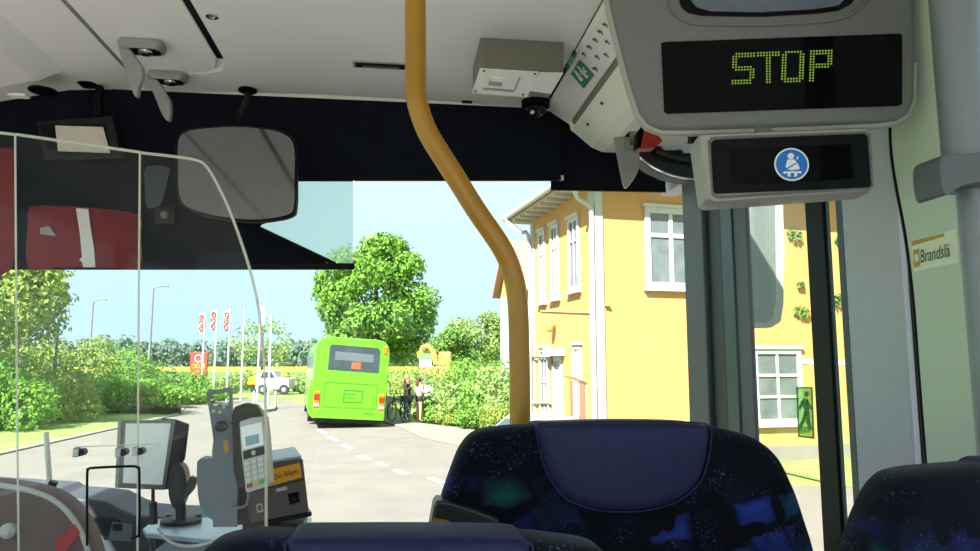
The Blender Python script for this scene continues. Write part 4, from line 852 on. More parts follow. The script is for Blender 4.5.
# ---- trees
p = gdir(377, 44); tree('broadleaf_tree', 'large bright green tree standing behind the green bus', p, ztop(227, 44), 4.1, 'leaf', 20000, .15, 11, trunk_h=.12, clumps=54, cl=.28)
p = gdir(478, 62); tree('broadleaf_tree', 'smaller pale green tree beyond the right hand shrubs', p, ztop(306, 62), 2.9, 'leafpale', 5000, .16, 12, trunk_h=.1, clumps=20, cl=.4)
p = gdir(445, 56); tree('broadleaf_tree', 'dark green tree between the big tree and the pale one', p, ztop(322, 56), 2.6, 'leafdark', 4500, .16, 13, trunk_h=.1, clumps=20, cl=.4)
p = gdir(-34, 26); tree('broadleaf_tree', 'yellow green tree reaching in at the left edge behind the screen', p, ztop(205, 26), 3.6, 'leafyellow', 12000, .12, 14, trunk_h=.2, clumps=40, cl=.3)
p = gdir(265, 75); tree('broadleaf_tree', 'thin sparse tree behind the flagpoles', p, ztop(318, 75), 3.8, 'leafpale', 900, .20, 15, trunk_h=.25, clumps=26, cl=.25)
# ---- left bank of shrubs
G = 'shrubs on the left bank'
lb_ = [(-30, 24, 352, 4.2, 'leaf'), (12, 26, 345, 4.0, 'leaf'), (28, 33, 338, 4.0, 'leafyellow'), (52, 30, 341, 4.0, 'leafyellow'), (80, 34, 335, 4.4, 'leafyellow'), (108, 38, 339, 4.6, 'leafpale'), (132, 36, 345, 4.2, 'leaf'), (30, 24.5, 377, 3.0, 'leaf'), (70, 28, 372, 3.4, 'leafyellow'), (105, 32, 374, 3.4, 'leaf'),
       (140, 34, 372, 3.2, 'leaf'), (160, 40, 362, 4.0, 'leafdark'), (186, 42, 368, 4.0, 'leaf'), (172, 36, 384, 2.6, 'leaf'), (205, 40, 383, 3.4, 'leaf'), (222, 46, 376, 3.6, 'leafpale')]
lo_ = ordinals(lb_, lambda r: r[4])
for i, (px, D, py, w, m) in enumerate(lb_):
    bush('verge_shrub', {'leaf': 'mid green leafy shrub left of the road', 'leafyellow': 'yellow green leafy shrub left of the road', 'leafpale': 'pale green leafy shrub left of the road', 'leafdark': 'dark leafy shrub left of the road, below the tall lamp post'}[m] + lo_[i], gdir(px, D), w, ztop(py, D), m, 2600, .085, 40 + i, G)
for i, (px, D, py, w) in enumerate(((240, 58, 372, 3), (252, 62, 368, 3.4), (272, 66, 372, 3.2), (298, 60, 372, 3.6), (312, 56, 376, 3))):
    bush('island_shrub', 'low pale shrub behind the flagpoles and the white pickup, %s from the left' % ORD[i], gdir(px, D), w, ztop(py, D), 'leafpale', 500, .14, 80 + i, 'shrubs behind the flagpoles')
# ---- right bank of shrubs
rb_ = ((402, 40, 362, 4.0, 'leafyellow'), (424, 37, 366, 3.4, 'leafyellow'), (446, 31, 357, 4.0, 'leafpale'), (470, 30, 350, 4.2, 'leaf'), (496, 27, 353, 4.0, 'leaf'), (515, 24, 362, 3.0, 'leafpale'), (442, 27.2, 388, 2.2, 'leaf'), (462, 26, 378, 2.6, 'leafpale'), (486, 24.4, 378, 2.6, 'leaf'), (506, 22.4, 385, 2.4, 'leafpale'), (454, 25.2, 405, 1.4, 'leafyellow'), (476, 23.8, 403, 1.5, 'leaf'), (498, 21.4, 404, 1.5, 'leafyellow'))
ro_ = ordinals(rb_, lambda r: r[4])
for i, (px, D, py, w, m) in enumerate(rb_):
    bush('bank_shrub', {'leaf': 'green shrub between bus stop and yellow building', 'leafpale': 'pale shrub between bus stop and yellow building', 'leafyellow': 'yellow green shrub between bus stop and yellow building'}[m] + ro_[i], gdir(px, D), w, ztop(py, D), m, 2200, .075 if w > 2 else .05, 120 + i, 'shrubs on the right bank')
# ---- far forest
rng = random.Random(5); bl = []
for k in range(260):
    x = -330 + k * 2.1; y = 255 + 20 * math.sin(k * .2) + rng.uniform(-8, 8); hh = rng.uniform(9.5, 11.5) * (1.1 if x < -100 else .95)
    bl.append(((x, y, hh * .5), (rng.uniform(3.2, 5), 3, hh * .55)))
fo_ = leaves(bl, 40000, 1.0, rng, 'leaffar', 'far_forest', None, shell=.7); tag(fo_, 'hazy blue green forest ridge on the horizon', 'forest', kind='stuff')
rng = random.Random(6); bl = []
for k in range(40):
    x = -120 + k * 2.2; bl.append(((x, 78 + rng.uniform(-4, 4) + abs(x + 60) * .08, 1.2), (rng.uniform(1.4, 2.6), 1.6, rng.uniform(.5, 1.0))))
fo_ = leaves(bl, 9000, .2, rng, 'leafpale', 'far_hedge', None, shell=.6); tag(fo_, 'low tangled hedge in front of the far meadow', 'hedge', kind='stuff')
# ================================================================== lamp posts, flags, signs
def post(px, pyt, D, label, arm=0.45):
    p = gdir(px, D); h = ztop(pyt, D); t = thing('street_lamp', label, 'street lamp', p)
    MB().tube([V((0, 0, -.02)), V((0, 0, h * .5)), V((0, 0, h))], [.085, .065, .05], 8).build('pole', 'galv', t, local=True, smooth=True)
    if arm:
        MB().tube([V((0, 0, h - .02)), CR * arm * .5 + UP * (h + .06), CR * arm + UP * (h + .1)], .035, 6).build('arm', 'galv', t, local=True)
        MB().box(CR * (arm + .15) + UP * (h + .1), (.35, .14, .08)).build('lamp_head', 'galv', t, local=True, bevel=.02)
post(154, 288, 37, 'tall street lamp right of the shrubs on the left'); post(95, 301, 42, 'street lamp post among the left shrubs, seen behind the screen'); post(62, 318, 30, 'short grey post at the edge of the left tree', 0)
for i, (px, pt, D, fl, lb) in enumerate(((207, 311, 46, 1, 'flagpole with red and white flag, leftmost of the row'), (219, 308, 44, 1, 'flagpole with red and white flag, second from the left'), (232, 308, 42, 1, 'flagpole with red and white flag, third from the left'), (246, 307, 44, 0, 'bare white flagpole without a flag'), (262, 304, 43, 2, 'flagpole with plain white flag, rightmost of the row'))):
    p = gdir(px, D); h = ztop(pt, D); t = thing('flagpole', lb, 'flagpole', p, 'flagpoles by the filling station')
    MB().tube([V((0, 0, -.02)), V((0, 0, h))], [.07, .045], 8).build('pole', 'polewhite', t, local=True, smooth=True)
    MB().ball(V((0, 0, h + .03)), .06, 8).build('finial', 'galv', t, local=True, smooth=True)
    if fl:
        s_ = -1 if fl == 1 else 1; w = .32; z0 = h - 1.35; z1 = h - .15; mb = MB(); K = 8
        for k in range(K + 1):
            z = z0 + (z1 - z0) * k / K; b_ = .05 * math.sin(k * 1.3 + i)
            mb.add([CR * (s_ * .05) + CF * b_ * .3 + UP * z, CR * (s_ * (w + .05 * math.sin(k + i))) + CF * b_ + UP * z], [])
        mb.f = [(2 * k, 2 * k + 1, 2 * k + 3, 2 * k + 2) for k in range(K)]
        f_ = mb.build('flag', 'flagwhite', t, local=True, smooth=True); so = f_.modifiers.new('thick', 'SOLIDIFY'); so.thickness = .01
        if fl == 1:
            for q in range(3):
                c = CR * (s_ * .2) + UP * (z1 - .25 - q * .36) - CF * .06
                MB().tube([c + CR * (.10 * math.cos(a)) + UP * (.14 * math.sin(a)) for a in [k * math.pi / 6 for k in range(12)]], .032, 5, closed=True).build('flag_ring', 'flagred', t, local=True)
p = gdir(203.5, 55); z0 = ztop(376, 55); z1 = ztop(352, 55)
sg = thing('station_sign', 'red filling station price pylon with yellow lettering', 'sign', p)
w = 17 * 55 / F
MB().box(UP * (z0 + z1) / 2, (w, .25, z1 - z0), Matrix.Rotation(-YW, 3, 'Z')).build('panel', 'signred', sg, local=True, bevel=.03)
MB().box(UP * z0 / 2, (w * .5, .2, z0), Matrix.Rotation(-YW, 3, 'Z')).build('leg', 'galv', sg, local=True)
c = -CF * .15 + UP * (z1 - .5)
MB().tube([c + CR * (.26 * math.cos(a)) + UP * (.26 * math.sin(a)) for a in [k * math.pi / 8 for k in range(16)]], .06, 5, closed=True).build('emblem_ring', 'polewhite', sg, local=True)
MB().box(c + CR * .17 - UP * .2, (.2, .05, .1), Matrix.Rotation(.7, 3, 'Y')).build('emblem_tail', 'polewhite', sg, local=True)
o_ = -CF * .14 + UP * (z1 - 1.3) - CR * .5; text('lettering', 'OKQ8', 'digyellow', sg, o_, CR, UP, .42, width=1.0, local=True)
# white van and yellow machine by the filling station
p = gdir(281, 54); s5 = 54 / F
vn = thing('white_van', 'white pickup truck parked beyond the traffic island', 'truck', p, rot=(0, 0, -YW))
pr = [(-1.35, .35), (1.1, .35), (1.1, 1.15), (.2, 1.2), (-.1, 1.75), (-.95, 1.75), (-1.2, 1.2), (-1.35, 1.1)]
MB().prism([V((x, -.8, z)) for x, z in pr], (0, 1.6, 0)).build('body', 'vanwhite', vn, local=True, bevel=.06)
MB().prism([V((x, -.82, z)) for x, z in ((-1.0, 1.2), (.05, 1.2), (-.18, 1.62), (-.85, 1.62))], (0, .03, 0)).build('side_window', 'busglass', vn, local=True)
for x in (-.8, .75): MB().lathe([(.36, -.86), (.36, -.66)], V((x, 0, .36)), V((0, 1, 0)), 16).build('wheel', 'tyre', vn, local=True, smooth=True); MB().lathe([(.18, -.875), (.18, -.85)], V((x, 0, .36)), V((0, 1, 0)), 12).build('hub', 'galv', vn, local=True)
p = gdir(272, 58)
ym_ = thing('yellow_trailer', 'long yellow trailer standing behind the white pickup', 'trailer', p, rot=(0, 0, -YW))
MB().prism([V((x, -.8, z)) for x, z in ((-1.4, .6), (1.5, .6), (1.5, 1.25), (1.2, 1.45), (-.6, 1.45), (-1.4, 1.1))], (0, 1.6, 0)).build('body', 'digyellow', ym_, local=True, bevel=.05)
for x in (-.9, .9): MB().lathe([(.32, -.7), (.32, .7)], V((x, 0, .32)), V((0, 1, 0)), 14).build('wheel', 'tyre', ym_, local=True, smooth=True)
MB().tube([V((1.4, 0, .7)), V((2.0, 0, .5))], .05, 6).build('drawbar', 'tyre', ym_, local=True)
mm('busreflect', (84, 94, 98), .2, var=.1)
# ================================================================== GREEN BUS
D = 24.6; cpt = gdir(350.5, D)
gb = thing('green_bus', 'bright green city bus stopped ahead, seen from the rear', 'bus', (cpt.x, cpt.y, .01), rot=(0, math.radians(3.6), math.atan2(-EF.x, EF.y)))
bw, bh, bl_ = 1.25, 3.02, 10.4
sec_ = [(-bw, .34), (-bw, 2.55), (-bw + .05, 2.82), (-bw + .2, 2.97), (-bw + .45, bh), (bw - .45, bh), (bw - .2, 2.97), (bw - .05, 2.82), (bw, 2.55), (bw, .34)]
body = MB(); n = len(sec_)
for i, (y, sx_, dz) in enumerate(((0, .97, -.03), (.08, 1, 0), (bl_ - .1, 1, 0), (bl_, .96, -.05))):
    body.add([V((x * sx_, y, z + (dz if z > 1 else 0))) for x, z in sec_], [])
for i in range(3):
    for k in range(n): body.f.append((i * n + k, i * n + (k + 1) % n, (i + 1) * n + (k + 1) % n, (i + 1) * n + k))
body.f += [tuple(range(n))[::-1], tuple(range(3 * n, 4 * n))]
body.build('body', 'busgreen', gb, local=True, smooth=35)
def rear(name, m, poly, th=.02, y=0., parent=None, bevel=0.): return MB().prism([V((x, y + .0, z)) for x, z in poly], (0, -th, 0)).build(name, m, parent or gb, local=True, bevel=bevel)
rw = rear('rear_window', 'busglass', [(-.80, 1.92), (.90, 1.90), (.90, 2.66), (.82, 2.74), (-.72, 2.76), (-.80, 2.68)])
rear('destination_light', 'ledorange', [(-.02, 1.98), (.28, 1.98), (.28, 2.2), (-.02, 2.2)], .008, -.021, rw)
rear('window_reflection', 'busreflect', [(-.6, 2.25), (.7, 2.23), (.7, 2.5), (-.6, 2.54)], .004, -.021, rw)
def fr_(x0, x1, z0, z1, t): return [(x0, z0), (x1, z0), (x1, z1), (x0, z1)], [(x0 + t, z0 + t), (x1 - t, z0 + t), (x1 - t, z1 - t), (x0 + t, z1 - t)]
o1, i1 = fr_(-.86, .92, .66, 1.50, .025)
MB().frame([V((x, -.001, z)) for x, z in o1], [V((x, -.001, z)) for x, z in i1], (0, -.012, 0)).build('engine_hatch', 'busgreendark', gb, local=True)
o1, i1 = fr_(-.22, .42, .86, 1.28, .03)
MB().frame([V((x, -.001, z)) for x, z in o1], [V((x, -.001, z)) for x, z in i1], (0, -.02, 0)).build('hatch_grille', 'busgreendark', gb, local=True)
for z in (1.0, 1.12): rear('grille_slat', 'busgreendark', [(-.19, z), (.2, z), (.2, z + .03), (-.19, z + .03)], .015)
for s_ in (-1, 1):
    for z, m in ((.98, 'taillight'), (.88, 'taillight'), (.78, 'amber'), (.68, 'polewhite'), (1.08, 'amber'), (.58, 'taillight')):
        rear('tail_lamp', m, [(s_ * 1.08 - .09, z), (s_ * 1.08 + .09, z), (s_ * 1.08 + .09, z + .09), (s_ * 1.08 - .09, z + .09)], .03, -.0)
rear('corner_lamp', 'amber', [(1.02, 2.55), (1.14, 2.55), (1.14, 2.8), (1.02, 2.8)], .03)
rear('number_plate', 'plate', [(-.24, .46), (.28, .46), (.28, .58), (-.24, .58)], .03)
rear('bumper', 'busgreen', [(-1.2, .30), (1.2, .30), (1.2, .62), (-1.2, .62)], .05, .0, None, .01)
rear('bumper_vent', 'busgreendark', [(.5, .47), (.85, .47), (.85, .54), (.5, .54)], .06)
MB().bb((-1.1, .1, .16), (1.1, 3, .36)).build('underbody', 'tyre', gb, local=True)
for k, y in enumerate((2.4, 8.2)):
    for s_ in (-1, 1): MB().lathe([(.46, -.15), (.48, -.12), (.48, .12), (.46, .15)], V((s_ * 1.09, y, .48)), V((1, 0, 0)), 20).build('wheel', 'tyre', gb, local=True, smooth=True)
for s_ in (-1,):
    for k in range(6): MB().bb((s_ * 1.262, .5 + k * 1.62, 1.5), (s_ * 1.25, 2.0 + k * 1.62, 2.5)).build('side_window', 'buswin', gb, local=True)
for k in range(6): MB().bb((1.25, .5 + k * 1.62, 1.5), (1.262, 2.0 + k * 1.62, 2.5)).build('side_window', 'buswin', gb, local=True)
MB().bb((-1.5, bl_ - .2, 2.0), (-1.3, bl_ - .1, 2.4)).build('wing_mirror', 'tyre', gb, local=True)
# ================================================================== PEOPLE AND BICYCLES
def person(label, px, D, face, top, bottom, hairm, armpose, h=1.66, legs_bare=False):
    p = gdir(px, D); p.z = .07; t = thing('person', label, 'person', p, rot=(0, 0, face))
    k = h / 1.72
    J = {'pel': (0, 0, .93), 'wa': (0, 0, 1.08), 'ch': (0, .01, 1.28), 'ne': (0, 0, 1.44), 'hb': (0, .01, 1.53), 'ht': (0, .02, 1.66)}
    E_ = [('pel', 'wa'), ('wa', 'ch'), ('ch', 'ne'), ('ne', 'hb'), ('hb', 'ht')]; R_ = {'pel': .14, 'wa': .115, 'ch': .135, 'ne': .05, 'hb': .085, 'ht': .075}
    for s_, nm in ((-1, 'l'), (1, 'r')):
        J.update({nm + 'sh': (s_ * .17, 0, 1.38), nm + 'hi': (s_ * .09, 0, .86), nm + 'kn': (s_ * .10, .02, .48), nm + 'an': (s_ * .11, -.02, .08), nm + 'to': (s_ * .12, .13, .035)})
        el, wr, fi_ = armpose[nm]; J.update({nm + 'el': el, nm + 'wr': wr, nm + 'fi': fi_})
        E_ += [('ch', nm + 'sh'), (nm + 'sh', nm + 'el'), (nm + 'el', nm + 'wr'), (nm + 'wr', nm + 'fi'), ('pel', nm + 'hi'), (nm + 'hi', nm + 'kn'), (nm + 'kn', nm + 'an'), (nm + 'an', nm + 'to')]
        R_.update({nm + 'sh': .058, nm + 'el': .042, nm + 'wr': .03, nm + 'fi': .028, nm + 'hi': .095, nm + 'kn': .06, nm + 'an': .042, nm + 'to': .035})
    def skin(nm, edges, grow, m, only=None):
        keys = []; 
        for a, b in edges:
            for q in (a, b):
                if q not in keys: keys.append(q)
        me = bpy.data.meshes.new(nm); me.from_pydata([V(J[q]) * k for q in keys], [(keys.index(a), keys.index(b)) for a, b in edges], [])
        o = bpy.data.objects.new(nm, me); link(o); md = o.modifiers.new('skin', 'SKIN'); sl = me.skin_vertices[0].data if me.skin_vertices else None
        if sl is None: me.skin_vertices.new(); sl = me.skin_vertices[0].data
        for i, q in enumerate(keys): r_ = (R_[q] + grow) * k; sl[i].radius = (r_ * (1.15 if q in ('pel', 'ch', 'wa') else 1), r_); sl[i].use_root = (i == 0)
        o.modifiers.new('sub', 'SUBSURF').levels = 1; o.modifiers['sub'].render_levels = 1; md.use_smooth_shade = True
        me.materials.append(M[m]); o.parent = t; OFF[o.name] = V(); return o
    skin('body', E_, 0, 'skin')
    skin('top', [('wa', 'ch'), ('ch', 'lsh'), ('ch', 'rsh')] + ([('pel', 'wa')] if not legs_bare else []), .014, top)
    if legs_bare:
        J.update({'lth': (-.095, .01, .72), 'rth': (.095, .01, .72)}); R_.update({'lth': .09, 'rth': .09})
        skin('shorts', [('pel', 'wa'), ('pel', 'lhi'), ('lhi', 'lth'), ('pel', 'rhi'), ('rhi', 'rth')], .016, bottom)
    else: skin('trousers', [('pel', 'lhi'), ('lhi', 'lkn'), ('lkn', 'lan'), ('pel', 'rhi'), ('rhi', 'rkn'), ('rkn', 'ran')], .022, bottom)
    hr = MB().ball(V((0, -.02, 1.615)) * k, .105 * k, 12, (1, 1.05, 1.05)); hr.ball(V((0, -.09, 1.47)) * k, .085 * k, 10, (1, .6, 1.7)); hr.build('hair', hairm, t, local=True, smooth=True)
    fc = MB()
    for s_ in (-1, 1): fc.ball(V((s_ * .035, .10, 1.60)) * k, .012, 6)
    fc.build('eyes', 'topblack', t, local=True); MB().ball(V((0, .115, 1.57)) * k, .016, 6, (1, 1, 1.5)).build('nose', 'skin', t, local=True)
    return t
ap1 = {'l': ((-.24, .02, 1.12), (-.12, .2, 1.16), (-.04, .26, 1.22)), 'r': ((.25, .08, 1.14), (.16, .24, 1.28), (.10, .28, 1.36))}
ap2 = {'l': ((-.26, -.02, 1.12), (-.2, .18, 1.12), (-.12, .26, 1.14)), 'r': ((.26, 0, 1.12), (.22, .18, 1.08), (.16, .26, 1.1))}
person('person in black top and blue jeans standing with a bicycle at the stop', 409, 26.9, -2.2, 'topblack', 'jeans', 'hairblond', ap1, 1.68)
person('person in cream top and black shorts standing below the stop sign', 420.5, 26.6, -1.0, 'topcream', 'topblack', 'hair', ap2, 1.62, True)
def bicycle(label, px, D, rz):
    p = gdir(px, D); p.z = .07; t = thing('bicycle', label, 'bicycle', p, 'bicycles at the stop', (0, 0, rz))
    for y in (-.5, .5):
        w_ = MB().tube([V((0, y + .33 * math.cos(a), .34 + .33 * math.sin(a))) for a in [k * math.pi / 12 for k in range(24)]], .022, 6, closed=True).build('wheel', 'tyre', t, local=True, smooth=True)
        sp = MB()
        for k in range(8): a = k * math.pi / 4; sp.cyl(V((0, y, .34)), V((0, y + .32 * math.cos(a), .34 + .32 * math.sin(a))), .004, n=4)
        sp.build('spokes', 'galv', w_, local=True)
    f = MB()
    for a, b in (((-.5, .34), (-.08, .32)), ((-.5, .34), (-.18, .78)), ((-.08, .32), (-.2, .86)), ((-.08, .32), (.36, .78)), ((-.18, .78), (.36, .84)), ((.5, .34), (.34, .95))): f.cyl(V((0, a[0], a[1])), V((0, b[0], b[1])), .02, n=6)
    f.build('frame', 'softblack', t, local=True)
    MB().box(V((0, -.22, .9)), (.14, .26, .05)).build('saddle', 'softblack', t, local=True, bevel=.015)
    MB().tube([V((-.28, .24, 1.02)), V((-.1, .34, 1.0)), V((.1, .34, 1.0)), V((.28, .24, 1.02))], .016, 6).build('handlebar', 'galv', t, local=True)
    MB().lathe([(.09, -.02), (.09, .02)], V((.04, -.08, .32)), V((1, 0, 0)), 12).build('chainring', 'galv', t, local=True)
bicycle('dark bicycle leaning beside the person in jeans', 400.5, 26.4, .5)
bicycle('dark bicycle standing at the stop sign post', 429, 27.0, .3)
# stop sign, barrier
p = gdir(426.5, 27.3); p.z = .06; ss = thing('stop_sign', 'green and white bus stop sign on a thin post', 'sign', p, rot=(0, 0, -YW))
zz = ztop(353.5, 27.3) - .06
MB().tube([V((0, 0, 0)), V((0, 0, zz))], .03, 8).build('post', 'galv', ss, local=True)
MB().bb((-.23, -.05, zz - .5), (.23, -.02, zz)).build('panel', 'polewhite', ss, local=True, bevel=.01)
MB().bb((-.23, -.056, zz - .22), (.23, -.052, zz)).build('green_band', mat('stopgreen', (96, 168, 84), .6), ss, local=True)
z2 = ztop(385, 27.3) - .06; MB().bb((-.02, -.06, z2 - .42), (.28, -.03, z2)).build('timetable', 'polewhite', ss, local=True, bevel=.01)
p = gdir(397, 29.5); br = thing('road_barrier', 'orange and white striped road barrier behind the bicycles', 'barrier', p, rot=(0, 0, -YW))
for k in range(4): MB().bb((-.45 + k * .24, -.02, .62), (-.21 + k * .24, .02, .82)).build('stripe_board', 'digorange' if k % 2 else 'polewhite', br, local=True)
for s_ in (-1, 1): MB().bb((s_ * .42 - .03, -.15, 0), (s_ * .42 + .03, .15, .64)).build('leg', 'galv', br, local=True)
p = gdir(390.5, 28); wb = thing('white_board', 'small white board on a post right of the green bus', 'board', p, rot=(0, 0, -YW))
MB().bb((-.12, -.02, ztop(416, 28)), (.12, .02, ztop(396, 28))).build('panel', 'polewhite', wb, local=True, bevel=.01); MB().bb((-.03, -.015, 0), (.03, .015, ztop(410, 28))).build('post', 'galv', wb, local=True)
# orange excavator behind the bank
D = 40.5; p = gdir(441, D); exv = thing('excavator', 'orange excavator partly hidden behind the right hand shrubs', 'excavator', p, rot=(0, 0, -YW))
u = D / F
def EX(px, py): return V(((px - 438) * u, 0, ztop(py, D)))
MB().bb(EX(437, 366) + V((0, -.6, 0)), EX(449, 352) + V((0, .6, 0))).build('cab', 'digorange', exv, local=True, bevel=.05)
MB().bb(V((-1, -.9, .6)), V((1, .9, ztop(366, D)))).build('engine_body', 'digorange', exv, local=True, bevel=.06)
MB().tube([EX(434, 364), EX(431, 352), EX(426, 346), EX(420, 347), EX(418, 353)], [.16, .16, .14, .12, .1], 8).build('boom', 'digorange', exv, local=True, smooth=True)
MB().prism([EX(*q) + V((0, -.3, 0)) for q in ((415, 352), (421, 351), (422, 357), (416, 358))], (0, .6, 0)).build('bucket', 'digyellow', exv, local=True)
for s_ in (-1, 1): MB().bb(V((-1.2, s_ * .8 - .25, 0)), V((1.2, s_ * .8 + .25, .6))).build('track', 'tyre', exv, local=True, bevel=.08)
# ================================================================== YELLOW BUILDING
K0 = gdir(597, 15.0)
def FP(px, py, o=0.): return AP(px, py, K0 - EF * o, EF)
def SP(px, py, o=0.): return AP(px, py, K0 - ER * o, ER)
ze = SP(576, 193).z; Ls = (SP(532, 300) - K0).dot(EF); Wf = 13.0
print('building eave', ze, 'side', Ls, 'front win', FP(645, 203).z, FP(645, 290).z)
bd = thing('yellow_building', 'yellow station house with white trim and tall windows right of the road', 'building', K0)
wl = MB().prism([K0, K0 + ER * Wf, K0 + ER * Wf + EF * Ls, K0 + EF * Ls], UP * (ze + .02)); wl.build('wall', 'ochre', bd)
MB().prism([K0 - EF * .03 - ER * .03 + V((0, 0, 0)), K0 + ER * Wf - EF * .03, K0 + ER * Wf + EF * (Ls + .03), K0 + EF * (Ls + .03) - ER * .03], UP * .35).build('plinth', 'paving', bd)
# corner boards
c1 = FP(603.5, 300).copy(); wcb = (V((c1.x, c1.y, 0)) - K0).dot(ER)
MB().prism([K0 - EF * .035 - ER * .035, K0 - EF * .035 + ER * wcb, K0 + ER * wcb, K0 - ER * .0, ], UP * ze).build('corner_board', 'wtrim', bd)
MB().prism([K0 - ER * .035 - EF * .03, K0 - ER * .035 + EF * .32, K0 + EF * .32, K0], UP * ze).build('corner_board', 'wtrim', bd)
e_ = K0 + EF * Ls; MB().prism([e_ - ER * .035 - EF * .25, e_ - ER * .035, e_, e_ - EF * .25], UP * ze).build('corner_board', 'wtrim', bd)
# roof: eaves, soffit, hip
ov = .55; A_ = K0 - ER * ov - EF * ov; B_ = K0 + ER * (Wf + ov) - EF * ov; C__ = K0 + ER * (Wf + ov) + EF * (Ls + ov); D_ = K0 - ER * ov + EF * (Ls + ov)
zs = ze - .02
MB().prism([p + UP * zs for p in (A_, B_, C__, D_)], UP * .06).build('soffit', 'soffit', bd)
for a, b in ((A_, B_), (A_, D_), (D_, C__)):
    t_ = (b - a).normalized(); MB().prism([a + UP * (zs + .02) - t_ * .02, b + UP * (zs + .02) + t_ * .02, b + UP * (zs + .2) + t_ * .02, a + UP * (zs + .2) - t_ * .02], V((t_.y, -t_.x, 0)) * .04).build('fascia', 'wtrim', bd)
R1 = (A_ + D_) / 2 + ER * 2.4 + UP * (zs + 2.0); R2 = (B_ + C__) / 2 - ER * 2.4 + UP * (zs + 2.0); z_ = UP * (zs + .2)
MB().add([A_ + z_, B_ + z_, C__ + z_, D_ + z_, R1, R2], [(0, 1, 5, 4), (1, 2, 5), (2, 3, 4, 5), (3, 0, 4), (3, 2, 1, 0)]).build('roof', 'rooftile', bd)
gt = A_ + UP * (zs + .12) - ER * .05; gt2 = D_ + UP * (zs + .12) - ER * .05
MB().tube([gt, gt2], .07, 8).build('gutter', 'wtrim', bd, smooth=True)
for k in range(9):
    q = K0 + EF * (.1 + k * (Ls + .3) / 9) + UP * (zs - .08); MB().prism([q - ER * (ov - .03) + UP * .0, q, q + EF * .09, q - ER * (ov - .03) + EF * .09], UP * .08).build('rafter', 'wtrim', bd)
MB().tube(smoothpath([gt + EF * .15, gt + EF * .15 - UP * .14, K0 - ER * .42 + EF * .05 + UP * (zs - .32), K0 - ER * .12 + EF * .0 + UP * (zs - .55), K0 - ER * .10 - EF * .0 + UP * (zs - .85), K0 - ER * .10 + UP * 2, K0 - ER * .10 + UP * .1], 4), .05, 8).build('downpipe', 'wtrim', bd, smooth=True)
MB().tube(smoothpath([gt2 - EF * .3, gt2 - EF * .3 - UP * .12, e_ - ER * .35 - EF * .12 + UP * (zs - .35), e_ - ER * .10 - EF * .12 + UP * (zs - .7), e_ - ER * .10 - EF * .12 + UP * 2, e_ - ER * .10 - EF * .12 + UP * .1], 4), .05, 8).build('downpipe', 'wtrim', bd, smooth=True)
def window(P, u, n, x0, x1, z0, z1, cols, rows, fr=.09, mul=.05, name='window'):
    """P origin on the wall, u along, n outward; rows: list of fractions of height from the bottom"""
    def q(x, z, o): return P + u * x + UP * z + n * o
    w = MB(); s_ = n * .05
    w.frame([q(x0, z0, .001), q(x1, z0, .001), q(x1, z1, .001), q(x0, z1, .001)], [q(x0 + fr, z0 + fr, .001), q(x1 - fr, z0 + fr, .001), q(x1 - fr, z1 - fr, .001), q(x0 + fr, z1 - fr, .001)], s_)
    xi0, xi1, zi0, zi1 = x0 + fr, x1 - fr, z0 + fr, z1 - fr
    xs = [xi0 + (xi1 - xi0) * k / cols for k in range(cols + 1)]; zs_ = [zi0 + (zi1 - zi0) * f for f in rows]
    for x in xs[1:-1]: w.prism([q(x - mul / 2, zi0, .002), q(x + mul / 2, zi0, .002), q(x + mul / 2, zi1, .002), q(x - mul / 2, zi1, .002)], n * .035)
    for z in zs_[1:-1]: w.prism([q(xi0, z - mul / 2, .003), q(xi1, z - mul / 2, .003), q(xi1, z + mul / 2, .003), q(xi0, z + mul / 2, .003)], n * .038)
    o = w.build(name, 'wtrim', bd)
    for i in range(cols):
        for j in range(len(zs_) - 1):
            MB().prism([q(xs[i], zs_[j], .004), q(xs[i + 1], zs_[j], .004), q(xs[i + 1], zs_[j + 1], .004), q(xs[i], zs_[j + 1], .004)], n * .008).build('pane', 'winglass', o)
    MB().prism([q(x0 - .06, z0 - .06, 0), q(x1 + .06, z0 - .06, 0), q(x1 + .06, z0, 0), q(x0 - .06, z0, 0)], n * .11).build('sill', 'wtrim', o)
    MB().prism([q(x0 - .05, z1, 0), q(x1 + .05, z1, 0), q(x1 + .05, z1 + .07, 0), q(x0 - .05, z1 + .07, 0)], n * .09).build('head', 'wtrim', o)
    return o
def fx(px): return (FP(px, 300) - K0).dot(ER)
def sxx(px): return (SP(px, 300) - K0).dot(EF)
zt, zb_ = FP(645, 207).z, FP(645, 288).z
wf = 1.25; window(K0, ER, -EF, fx(646), fx(646) + wf, zb_, zt, 2, [0, .68, 1], .13, .09)
window(K0, ER, -EF, fx(646) + 6.6, fx(646) + 6.6 + wf, zb_, zt, 2, [0, .68, 1], .13, .09)
x1w = fx(797); zlo, zhi = FP(775, 424).z, FP(775, 349).z
window(K0, ER, -EF, x1w - 1.25, x1w, zlo, zhi, 2, [0, .34, .67, 1], .11, .06)
window(K0, ER, -EF, x1w + 1.9, x1w + 3.15, zlo, zhi, 2, [0, .34, .67, 1], .11, .06)
for a, b, t_, bo in ((581, 570, 217, 291), (560, 552, 224, 299), (546.5, 540, 231, 303)):
    window(K0, EF, -ER, sxx(a), sxx(b), SP((a + b) / 2, bo).z, SP((a + b) / 2, t_).z, 2, [0, .7, 1], .10, .05)
for a, b, t_, bo in ((581, 573, 345, 420), (549, 540, 348, 416)):
    window(K0, EF, -ER, sxx(a), sxx(b), SP((a + b) / 2, bo).z, SP((a + b) / 2, t_).z, 2, [0, .5, 1], .10, .05)
